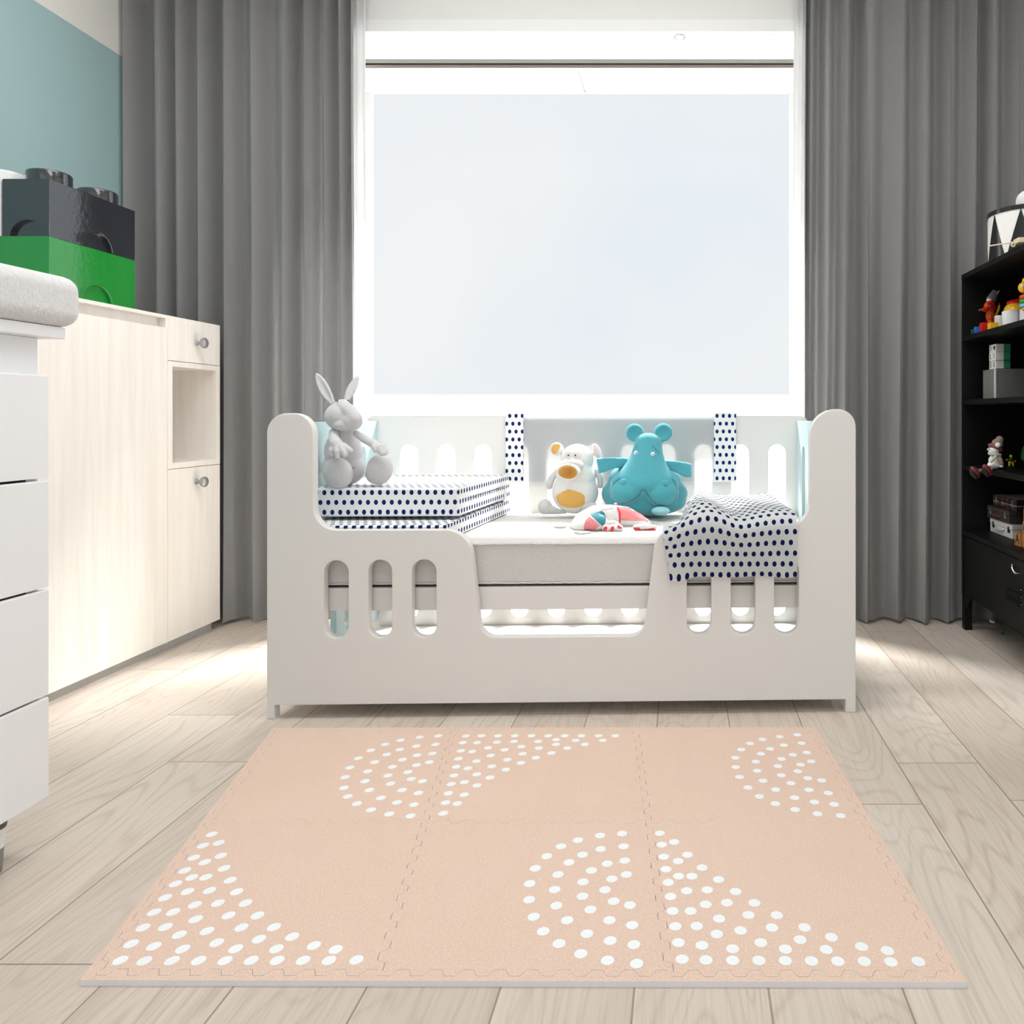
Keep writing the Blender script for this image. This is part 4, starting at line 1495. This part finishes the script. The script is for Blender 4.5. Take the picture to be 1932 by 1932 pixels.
mk('bottom_board', bx(XS + 0.01, XS2 - 0.012, YN + 0.0185, YS_ - 0.0185, 0.137, 0.15), M['steel_black'], sh)
for (ya, yb, hy, vy) in ((2.445, 2.998, 2.52, (2.49, 2.60)), (2.142, 2.441, 2.38, (2.2, 2.31))):
    d_ = mk('door', bx(XS + 0.002, XS + 0.014, ya, yb, 0.139, 0.371, 0.0015), M['steel_black'], sh)
    b = tube(B(), [(XS + 0.003, hy + 0.012, 0.351), (XS - 0.010, hy + 0.011, 0.350), (XS - 0.014, hy + 0.004, 0.342), (XS - 0.014, hy - 0.006, 0.332), (XS - 0.010, hy - 0.011, 0.326), (XS + 0.003, hy - 0.012, 0.325)], 0.0035, 10)
    mk('handle', b, M['steel_handle'], d_, label='polished steel handle')
    for k in range(3):
        z = 0.2766 - k * 0.0246
        q = B()
        v_ = vy
        pr = [(XS + 0.003, z - 0.008), (XS - 0.008, z - 0.008), (XS + 0.003, z + 0.010)]
        vs1 = [q.verts.new((x, v_[0], z_)) for x, z_ in pr]
        vs2 = [q.verts.new((x, v_[1], z_)) for x, z_ in pr]
        q.faces.new(vs1)
        q.faces.new(vs2[::-1])
        for a in range(3):
            q.faces.new((vs1[a], vs2[a], vs2[(a + 1) % 3], vs1[(a + 1) % 3]))
        bmesh.ops.recalc_face_normals(q, faces=q.faces)
        lv = mk('louvre', q, M['steel_black'], d_)
        mk('rivet', ell(B(), (XS - 0.001, v_[0] - 0.006, z - 0.001), 0.002, 0.002, 0.002, u=10, v=8), M['steel_handle'], lv)
for (x, y) in ((XS + 0.001, YS_ - 0.032), (XS2 - 0.031, YS_ - 0.032), (XS + 0.001, YN + 0.002), (XS2 - 0.031, YN + 0.002)):
    q = bx(x, x + 0.030, y, y + 0.030, 0, 0.137, 0.001)
    # folded corner bracket under the case
    sy_ = -1 if y > 2.5 else 1
    yb_ = y if sy_ < 0 else y + 0.030
    vv = [[q.verts.new((xx, yy, zz)) for yy, zz in ((yb_, 0.137), (yb_ + sy_ * 0.045, 0.137), (yb_ + sy_ * 0.02, 0.095), (yb_, 0.085))] for xx in (x + 0.001, x + 0.006)]
    q.faces.new(vv[0])
    q.faces.new(vv[1][::-1])
    for a in range(4):
        q.faces.new((vv[0][a], vv[1][a], vv[1][(a + 1) % 4], vv[0][(a + 1) % 4]))
    bmesh.ops.recalc_face_normals(q, faces=q.faces)
    mk('leg', q, M['steel_black'], sh)

# drum on top
dc = Vector((1.25, 2.75, 1.416))
t = thing('toy_drum', 'round toy drum with black and white triangles on top of the black shelving', 'drum', dc)
R0, HD = 0.13, 0.165
b = lathe(B(), dc, [(0, 0.001), (R0, 0.001), (R0, HD), (0, HD)], (0, 0, 1), 72)
mk('shell', b, M['drum_white'], t)
q = B()
NT = 8
for k in range(NT):
    a0 = math.radians(193.5) + 2 * PI * k / NT
    cols = []
    for s in range(9):
        f = s / 8
        a = a0 + (f - 0.5) * 2 * PI / NT * 0.95
        hgt = (1 - abs(2 * f - 1)) * HD * 0.985 + 0.002
        ca, sa = math.cos(a), math.sin(a)
        cols.append((q.verts.new(dc + Vector((ca * (R0 + 0.0008), sa * (R0 + 0.0008), 0.001))), q.verts.new(dc + Vector((ca * (R0 + 0.0008), sa * (R0 + 0.0008), hgt)))))
    for a, c in zip(cols, cols[1:]):
        q.faces.new((a[0], c[0], c[1], a[1]))
mk('triangle_band', q, M['drum_black'], t)
mk('rim', lathe(B(), dc, [(R0 - 0.004, HD - 0.004), (R0 + 0.003, HD - 0.004), (R0 + 0.003, HD + 0.012), (R0 - 0.004, HD + 0.012), (R0 - 0.004, HD - 0.004)], (0, 0, 1), 72), M['drum_black'], t)
pc = at(1941, 366, 2.70)
b = ell(B(), (pc.x, pc.y, 1.416 + HD + 0.0405), 0.044, 0.04, 0.040)
solo('toy_ball', b, M['plush_white'], 'white soft ball resting on the drum at the right edge of the photo', 'ball')
# wooden stick toy
p0, p1 = at(1864, 464.5, 2.62), at(1909, 457.5, 2.56)
t = thing('wooden_toy', 'pale wooden toy with long thin stick on top of the black shelving', 'toy', (p1.x + 0.02, p1.y - 0.02, 1.416))
p2 = at(1932, 452, 2.53)
p0 = Vector((1.108, 2.74, p0.z + 0.02))
p0 = at(1864, 464.5, 2.60)
mk('stick', tube(B(), [p0, p1, at(1916, 456.5, 2.55)], [0.0024, 0.0026, 0.0028], 10), M['beech'], t)
q = B()
zt_ = at(1916, 453, 2.55).z
xa = at(1915, 455, 2.54).x
box(q, xa, xa + 0.075, 2.515, 2.555, zt_ - 0.016, zt_ + 0.002, 0.003)
box(q, xa + 0.03, xa + 0.06, 2.52, 2.55, 1.4162, zt_ - 0.014, 0.003)
mk('block', q, M['beech'], t)
wc = at(1911.5, 462, 2.53)
mk('wheel', torus(B(), wc, 0.0055, 0.0028, (0, -1, 0), 1.2, 20, 8), M['beech'], t)

# upper shelf: toys
S1 = SHELF_Z[0]


def shelf_block(name, pa, pb, py_top, X, dep, zbase, m, label, cat='block', group=None, b_=0.002):
    """block whose front edge stands at x = X between two sight lines"""
    Y = X * F / (((pa + pb) / 2) - CX)
    x0, x1 = (pa - CX) / F * Y, (pb - CX) / F * Y
    zt__ = EYE + (CY - py_top) / F * Y
    return solo(name, bx(x0, x1, Y, Y + dep, zbase + 0.0003, zt__, b_), m, label, cat, group)


tb = 'small plastic blocks at the front of the top shelf'
shelf_block('toy_block', 1834.8, 1840.6, 621, 1.145, 0.02, S1, M['toy_dgreen'], 'dark green toy block at the left end of the top shelf', group=tb)
shelf_block('toy_block', 1841, 1852.2, 616, 1.148, 0.022, S1, M['toy_blue'], 'blue toy block between green and red blocks on the top shelf', group=tb)
shelf_block('toy_block', 1853, 1867, 608, 1.15, 0.028, S1, M['toy_red'], 'red toy block below the orange robot', group=tb)
shelf_block('toy_block', 1868, 1885, 608.5, 1.15, 0.025, S1, M['toy_yellow'], 'yellow toy block beside the red block on the top shelf', group=tb)


def cup(px, rpx, py_top, X, label):
    Y = X * F / (px - CX)
    r = rpx * Y / F
    zt__ = EYE + (CY - py_top) / F * Y
    h = zt__ - S1
    q_ = lathe(B(), ((px - CX) / F * Y, Y, S1 + 0.0003), [(0, 0), (r * 0.97, 0), (r, 0.003), (r, h - 0.003), (r * 0.96, h), (0, h)], (0, 0, 1), 28)
    return solo('white_drum_block', q_, M['toy_white'], label, 'block', 'white round blocks on the top shelf')


cup(1886, 9.5, 596, 1.215, 'small white round toy block to the right of the orange robot')
cup(1907, 16, 587.5, 1.21, 'large white round toy block under the yellow dome')
cup(1942, 17, 584, 1.25, 'white round toy block under the ring stacker at the right edge of the photo')

# robot with a tin pail head
g = Fig(1812, 515, 0.0725, 2.97)
t = thing('toy_robot', 'orange toy robot with a grey pail for a head on the top shelf', 'toy robot', (g.p(780, 1500).x, 2.97, S1))
b = B()
g.e(b, 765, 885, 158, 175, 130, 0)
g.e(b, 780, 1130, 125, 160, 110, 0)
g.e(b, 790, 1330, 105, 150, 100, 0)
g.caps(b, [(650, 950, -0.02, 70), (590, 955, -0.03, 50), (535, 962, -0.035, 24)])
q = remesh(b, 0.0026, 4)
zmin = min(v.co.z for v in q.verts)
mk('body', settle(q, S1 + 0.0003), M['toy_orange'], t)
b = B()
cyl(b, (g.p(730, 1440).x, 2.97, S1 + 0.0002), (g.p(730, 1440).x, 2.97, S1 + 0.035), 0.008, 0.009)
mk('leg', b, M['toy_orange'], t)
b = B()
cyl(b, (g.p(850, 1440).x, 2.97, S1 + 0.0002), (g.p(850, 1440).x, 2.97, S1 + 0.035), 0.008, 0.009)
mk('leg', b, M['toy_orange'], t)
mk('chest_dial', lathe(B(), g.p(790, 850, -0.018), [(100 * g.m, 0), (96 * g.m, 0.006), (60 * g.m, 0.008), (0, 0.008)], (0.1, -1, 0)), M['toy_red'], t)
mk('dial_knob', g.e(B(), 755, 858, 28, 28, 20, -0.027), M['toy_grey'], t)
mk('arm_tip', lathe(B(), g.p(495, 965, -0.036), [(0.0035, -0.002), (0.0035, 0.002), (0, 0.003)], (-1, 0, 0)), M['toy_grey'], t)
mk('neck', g.e(B(), 750, 705, 75, 55, 60, 0), M['toy_white'], t)
hd_ = mk('pail_head', cyl(B(), g.p(800, 700), g.p(915, 480), 135 * g.m, 88 * g.m, 28), M['toy_grey'], t)
mk('pail_handle', tube(B(), [g.p(930, 560, -0.012), g.p(965, 535, -0.015), g.p(990, 490, -0.015), g.p(1015, 455, -0.012)], 0.0013, 8), M['toy_white'], hd_)
mk('arm', remesh(g.caps(B(), [(930, 1090, 0.0, 35), (985, 970, 0.0, 42), (1010, 860, 0.0, 32)]), 0.0016, 3), M['toy_yellow'], t)
mk('hand', g.e(B(), 1010, 810, 30, 42, 28), M['toy_red'], t)

# yellow dome with a red disc
Yd = 2.83
g = Fig(1812, 515, 0.0725, Yd)
zb_ = g.p(0, 1012).z
t = thing('dome_toy', 'yellow dome toy with a red disc behind the white round blocks', 'toy', (g.p(1440, 1010).x, Yd, S1))
b = lathe(B(), (g.p(1440, 1010).x, Yd, S1 + 0.0003), [(0, 0), (0.045, 0), (0.047, zb_ - S1), (300 * g.m, zb_ - S1 + 0.001), (290 * g.m, zb_ - S1 + 0.012), (240 * g.m, zb_ - S1 + 0.025), (150 * g.m, zb_ - S1 + 0.033), (0, zb_ - S1 + 0.037)], (0, 0, 1), 40)
mk('dome', b, M['toy_yellow'], t)
b = lathe(B(), g.p(1450, 725), [(0, -0.008), (200 * g.m, -0.0075), (240 * g.m, -0.003), (245 * g.m, 0.001), (200 * g.m, 0.007), (0, 0.008)], (-0.25, -0.1, 1), 36)
mk('disc', b, M['toy_red'], t)

# ring stacker, half in frame
Yr = 2.60
g = Fig(1812, 515, 0.0725, Yr)
xr_ = g.p(1730, 0).x
t = thing('ring_stacker', 'ring stacking toy with yellow bear head and bright rings at the right photo edge', 'stacking toy', (xr_, Yr, S1))
zz = g.p(0, 975).z
mk('base', lathe(B(), (xr_, Yr, S1 + 0.0003), [(0, 0), (0.026, 0), (0.026, 0.006), (0.008, 0.010), (0.006, zz - S1 - 0.004), (0, zz - S1)], (0, 0, 1)), M['toy_white'], t)
for y, R_, mm in ((925, 130, 'toy_yellow'), (850, 185, 'toy_sky'), (735, 185, 'toy_green'), (620, 185, 'toy_orange')):
    q = torus(B(), (xr_, Yr, g.p(0, y).z), (R_ - 58) * g.m, 60 * g.m, (0, 0, 1), 0.95, 28, 12)
    mk('ring', q, M[mm], t)
b = B()
g.e(b, 1660, 375, 155, 150, 150)
g.e(b, 1670, 190, 62, 75, 60)
g.e(b, 1800, 190, 62, 75, 60)
bh_ = mk('bear_head', remesh(b, 0.0025, 3), M['toy_yellow'], t)
mk('eye', g.e(B(), 1620, 345, 34, 38, 20, -0.019), M['toy_white'], bh_)

# second shelf: metal tin with letter cubes
S2 = SHELF_Z[1]
t = thing('metal_box', 'shiny silver metal box on the second shelf below the toy robot', 'box', (1.29, 2.86, S2))
mk('box_body', bx(1.159, 1.42, 2.802, 2.915, S2 + 0.0003, 1.0265, 0.001), M['foil'], t)
mk('edge_strip', bx(1.157, 1.163, 2.800, 2.806, S2 + 0.0003, 1.0275, 0.0005), M['cube_white'], t)
HEART = [(0, -0.5), (-0.28, -0.22), (-0.48, 0.08), (-0.46, 0.32), (-0.3, 0.44), (-0.12, 0.4), (0, 0.24), (0.12, 0.4), (0.3, 0.44), (0.46, 0.32), (0.48, 0.08), (0.28, -0.22)]


def letter_cube(x, y, z, s, m, ch, label, group, size=None, ml='ink', sx=None):
    t_ = thing('letter_cube', label, 'toy cube', (x + s / 2, y + s / 2, z), group=group)
    mk('cube', bx(x, x + (sx or s), y, y + s, z + 0.0002, z + s, 0.0012), m, t_)
    if ch == 'heart':
        q_ = board([(a * s * 0.62, c * s * 0.62) for a, c in HEART], [], 0.0008, 0.0001)
    elif ch:
        q_ = text_bm(ch, size or s * 0.95)
    else:
        return t_
    q_.transform(Matrix.Translation((x - 0.0001, y + s / 2, z + s * 0.5)) @ NEGX)
    mk('letter', q_, M[ml], t_)
    return t_


cs = 0.0305
zb0 = 1.0275
gr = 'white and green letter cubes on the metal box'
rows_ = [(('E', 'E'), 1.163, 2.804, 'bottom', 2.804), (('L', 'I'), 1.160, 2.798, 'middle', 2.79), (('I', 'heart'), 1.164, 2.806, 'top', 2.804)]
for r, (chs, x, y, nm, yg) in enumerate(rows_):
    z = zb0 + r * (cs + 0.0004)
    letter_cube(x, y + cs + 0.0006, z, cs - 0.0004, M['cube_white'], chs[0], f'white cube lettered {chs[0]} in the {nm} row on the metal box, next to the curtain', gr)
    letter_cube(x, y, z, cs - 0.0004, M['cube_white'], chs[1], f'white cube with a {"heart" if chs[1] == "heart" else chs[1]} in the {nm} row on the metal box, nearer the room', gr)
    o_ = solo('toy_cube', bx(x + cs + 0.0002, x + 2 * cs - 0.006, y, y + cs - 0.0004, z + 0.0002, z + cs - 0.0004, 0.001), M['cube_green'], f'green cube at the right end of the {nm} row on the metal box', 'toy cube', gr)

# third shelf: seated doll, tiny figure, tree
S3 = SHELF_Z[2]
Yd = 2.735
g = Fig(1812, 798.8, 0.0621, Yd)
t = thing('gnome_doll', 'white faced doll in a taupe bobble hat sitting on the edge of the third shelf', 'doll', (g.p(1060, 1380).x + 0.01, Yd, S3))
b = B()
g.e(b, 1040, 1260, 215, 130, 180, 0.012)
g.e(b, 1030, 1120, 175, 180, 140, 0.012)
q = settle(remesh(b, 0.0025, 4), S3 + 0.0003)
mk('body', q, M['toy_white'], t)
b = B()
g.e(b, 1060, 1110, 195, 150, 150, 0.015)
mk('jacket', b, M['doll_brown'], t)
mk('head', g.e(B(), 1015, 810, 165, 145, 150, 0.005), M['toy_white'], t)
mk('nose', g.e(B(), 838, 790, 32, 30, 28, 0), M['toy_white'], t)
for x, y in ((876, 792), (905, 735)):
    mk('eye', g.e(B(), x, y, 16, 20, 14, -0.012), M['bead_dark'], t)
b = B()
g.e(b, 1060, 735, 235, 95, 180, 0.005, 26)
hb_ = mk('hat_brim', b, M['doll_maroon'], t)
b = B()
g.e(b, 1125, 620, 175, 150, 150, 0.005, 24)
g.e(b, 1190, 500, 120, 125, 110, 0.005)
mk('hat', remesh(b, 0.0025, 5), M['doll_brown'], t)
mk('pompom', g.e(B(), 1143, 655, 82, 76, 75, -0.022), M['toy_white'], t)
b = torus(B(), g.p(1045, 935, 0.01), 150 * g.m, 55 * g.m, (0.15, 0, 1), 1.0, 28, 10)
mk('scarf', b, M['doll_scarf'], t)
mk('scarf_tail', tube(B(), [g.p(1090, 985, -0.016), g.p(1010, 1070, -0.017), g.p(915, 1190, -0.013)], 0.0048, 8), M['doll_scarf'], t)
ar = mk('sleeve', remesh(g.caps(B(), [(1170, 1010, 0, 70), (1215, 1130, -0.012, 78), (1245, 1230, -0.014, 72)]), 0.002, 3), M['doll_brown'], t)
mk('hand', g.e(B(), 1247, 1295, 60, 55, 55, -0.014), M['toy_white'], ar)
for (x, y, rot, d, legp) in ((445, 1480, -38, -0.055, [(900, 1330, 0.0), (700, 1410, -0.04), (560, 1440, -0.05)]), (815, 1420, -34, -0.05, [(1000, 1350, -0.01), (930, 1400, -0.035), (880, 1440, -0.045)])):
    lg = mk('leg', tube(B(), [g.p(*q_) for q_ in legp], 0.0055, 10), M['doll_brown'], t)
    b = g.e(B(), x, y, 110, 205, 85, d, rot)
    bo = mk('boot', b, M['doll_boot'], lg, label='burgundy boot')
    b = g.e(B(), x - 45, y + 55, 85, 185, 78, d - 0.002, rot)
    mk('sole', b, M['ink'], bo, label='black sole')

Yf = 2.90
g = Fig(1812, 800, 0.0621, Yf)
dzf = S3 - g.p(0, 1270).z
t = thing('tiny_figure', 'tiny yellow figure with a green shirt standing right of the seated doll', 'figurine', (g.p(1540, 0).x, Yf, S3))


def gf(bm):
    bm.transform(Matrix.Translation((0, 0, dzf + 0.0005)))
    return bm


b = B()
g.caps(b, [(1500, 1150, 0, 45), (1490, 1235, 0, 32)], 4)
g.caps(b, [(1585, 1150, 0, 45), (1600, 1235, 0, 32)], 4)
g.e(b, 1475, 1240, 30, 24, 34)
g.e(b, 1615, 1235, 30, 24, 34)
mk('trousers', gf(remesh(b, 0.0012, 2)), M['fig_yellow'], t)
b = B()
g.e(b, 1545, 1070, 70, 70, 50)
g.caps(b, [(1490, 1060, 0, 30), (1440, 1070, 0, 22)], 4)
g.caps(b, [(1595, 1070, 0, 30), (1645, 1095, 0, 22)], 4)
mk('shirt', gf(remesh(b, 0.0012, 2)), M['fig_green'], t)
mk('head', gf(g.e(B(), 1540, 965, 52, 56, 50)), M['fig_yellow'], t)
for x, y in ((1410, 1068), (1662, 1110)):
    mk('hand', gf(g.e(B(), x, y, 28, 28, 26)), M['fig_yellow'], t)
Yt = 2.86
pt = at(1947, 880, Yt)
t = thing('toy_tree', 'dark green toy tree cut off by the right edge of the photo', 'toy tree', (pt.x, Yt, S3))
b = lathe(B(), (pt.x, Yt, S3 + 0.0003), [(0, 0), (0.012, 0), (0.012, 0.003), (0.005, 0.006), (0.005, 0.03), (0, 0.03)], (0, 0, 1))
mk('trunk', b, M['felt_palepink'], t)
b = lathe(B(), (pt.x, Yt, S3), [(0, 0.018), (0.03, 0.02), (0.038, 0.028), (0.04, 0.045), (0.034, 0.07), (0.02, 0.1), (0.008, 0.118), (0, 0.122)], (0, 0, 1))
mk('crown', b, M['toy_dgreen'], t)

# fourth shelf: suitcases and wooden cubes
S4 = SHELF_Z[3]


def suitcase(x0, x1, y0, y1, z0, z1, m, label, lm, hm):
    t_ = thing('toy_suitcase', label, 'suitcase', ((x0 + x1) / 2, (y0 + y1) / 2, z0), group='stacked toy suitcases')
    zs = z0 + (z1 - z0) * 0.62
    mk('case_body', bx(x0, x1, y0, y1, z0 + 0.0002, zs - 0.0004, 0.0025), m, t_)
    mk('lid', bx(x0 - 0.0008, x1, y0 - 0.0008, y1 + 0.0008, zs + 0.0004, z1, 0.0025), m, t_)
    for f in (0.14, 0.82):
        y = y0 + (y1 - y0) * f
        q_ = bx(x0 - 0.0035, x0, y - 0.008, y + 0.008, zs - 0.013, zs - 0.001, 0.0008)
        box(q_, x0 - 0.004, x0 - 0.0008, y - 0.001, y + 0.006, zs - 0.002, zs + 0.01, 0.0008)
        mk('latch', q_, M[lm], t_)
    yc = (y0 + y1) / 2
    mk('handle', tube(B(), [(x0 - 0.001, yc + 0.038, zs - 0.006), (x0 - 0.007, yc + 0.03, zs - 0.009), (x0 - 0.008, yc, zs - 0.012), (x0 - 0.007, yc - 0.03, zs - 0.009), (x0 - 0.001, yc - 0.038, zs - 0.006)], 0.003, 8), M[hm], t_)


suitcase(1.215, 1.42, 2.782, 2.985, S4, S4 + 0.0535, M['case_white'], 'white toy suitcase at the bottom of the suitcase stack', 'ink', 'case_white')
suitcase(1.206, 1.42, 2.79, 2.99, S4 + 0.0545, S4 + 0.1035, M['case_brown'], 'dark brown toy suitcase in the middle of the suitcase stack', 'toy_grey', 'leather')
suitcase(1.218, 1.40, 2.755, 2.965, S4 + 0.1045, S4 + 0.1485, M['case_plaid'], 'black plaid toy suitcase on top of the suitcase stack', 'toy_grey', 'leather')
gc = 'wooden letter cubes beside the suitcases'
letter_cube(1.172, 2.622, S4, 0.045, M['cube_wood'], 'A', 'wooden cube lettered A beside the white suitcase', gc, 0.05)
letter_cube(1.176, 2.570, S4, 0.045, M['cube_wood'], None, 'wooden cube at the bottom of the pile right of cube A', gc)
letter_cube(1.178, 2.572, S4 + 0.0452, 0.045, M['cube_wood'], 'C', 'wooden cube lettered C in the middle of the pile', gc, 0.05)
letter_cube(1.180, 2.570, S4 + 0.0904, 0.045, M['cube_wood'], None, 'wooden cube on top of the pile right of the suitcases', gc)

# little stick toy on the floor under the shelving
pw, pg = at(1867.5, 1173.5, 2.985), at(1892, 1178, 2.985)
Ya = 2.93
pw0 = at(1868, 1172, Ya)
pw1 = at(1876, 1174, Ya)
pg1 = at(1892, 1178, Ya)
zof = 0.0
t = thing('stick_toy', 'white tipped dark green stick toy on the floor below the black shelving', 'toy', (pw1.x, Ya, 0))
mk('white_tip', cyl(B(), pw0, pw1, 0.0045), M['toy_white'], t, label='white tip')
mk('rod', cyl(B(), pw1, pg1, 0.002), M['fig_green'], t)
q = lathe(B(), (pg1.x, Ya, 0.0003), [(0, 0), (0.006, 0), (0.0055, 0.003), (0.003, 0.02), (0.002, 0.044), (0, 0.045)], (0, 0, 1), 16)
mk('stand', q, M['fig_green'], t)

# ================================================================== light
W = bpy.data.worlds.new('sky')
SC.world = W
W.use_nodes = True
nt = W.node_tree
nt.nodes.clear()
out = nt.nodes.new('ShaderNodeOutputWorld')
bg = nt.nodes.new('ShaderNodeBackground')
tc = nt.nodes.new('ShaderNodeTexCoord')
n = nt.nodes.new('ShaderNodeTexNoise')
n.inputs['Scale'].default_value = 2.6
n.inputs['Detail'].default_value = 3.0
nt.links.new(tc.outputs['Generated'], n.inputs['Vector'])
mr = nt.nodes.new('ShaderNodeMapRange')
mr.inputs[1].default_value = 0.38
mr.inputs[2].default_value = 0.66
nt.links.new(n.outputs['Fac'], mr.inputs[0])
c = mix_col(nt, mr.outputs[0], rgb(235, 240, 245), rgb(245, 246, 247))
nt.links.new(c, bg.inputs['Color'])
bg.inputs['Strength'].default_value = 1.0
nt.links.new(bg.outputs[0], out.inputs[0])

L = bpy.data.lights.new('bright_sky_light', 'AREA')
L.shape = 'RECTANGLE'
L.size, L.size_y = 4.4, 0.7
L.energy = 2700
L.color = (1.0, 0.985, 0.965)
lo = bpy.data.objects.new('bright_sky_light', L)
COL.objects.link(lo)
lo.location = (-0.35, 5.6, 5.17)
lo.rotation_euler = (Vector((-0.35, 2.4, 0.4)) - Vector(lo.location)).to_track_quat('-Z', 'Y').to_euler()

L2 = bpy.data.lights.new('fill_light', 'AREA')  # added area fill below the ceiling to brighten the room; no fixture exists
L2.shape = 'RECTANGLE'
L2.size, L2.size_y = 2.8, 0.7
L2.energy = 37
L2.color = (1.0, 0.98, 0.95)
l2 = bpy.data.objects.new('fill_light', L2)
COL.objects.link(l2)
l2.location = (-0.4, 1.8, 2.78)

L3 = bpy.data.lights.new('fill_light', 'AREA')  # second added fill, unseen, brightens the dresser and front floor
L3.shape = 'RECTANGLE'
L3.size, L3.size_y = 1.4, 0.7
L3.energy = 10
L3.color = (1.0, 0.98, 0.95)
l3 = bpy.data.objects.new('fill_light', L3)
COL.objects.link(l3)
l3.location = (0.2, 0.1, 2.78)

# ================================================================== camera
cd = bpy.data.cameras.new('camera')
cd.sensor_fit = 'HORIZONTAL'
cd.sensor_width = 36.0
cd.lens = F / 1932.0 * 36.0
cd.shift_x = (966.0 - CX) / 1932.0
cd.shift_y = (CY - 966.0) / 1932.0
cd.clip_start = 0.02
co = bpy.data.objects.new('camera', cd)
COL.objects.link(co)
co.location = CAM
co.rotation_euler = (PI / 2, 0, 0)
SC.camera = co

vs = SC.view_settings
vs.view_transform = 'Standard'
vs.look = 'None'
vs.gamma = 1.0
vs.exposure = 0.0
vs.use_curve_mapping = False
SC.cycles.use_denoising = True
SC.cycles.max_bounces = 8
SC.cycles.diffuse_bounces = 5
SC.cycles.transparent_max_bounces = 12
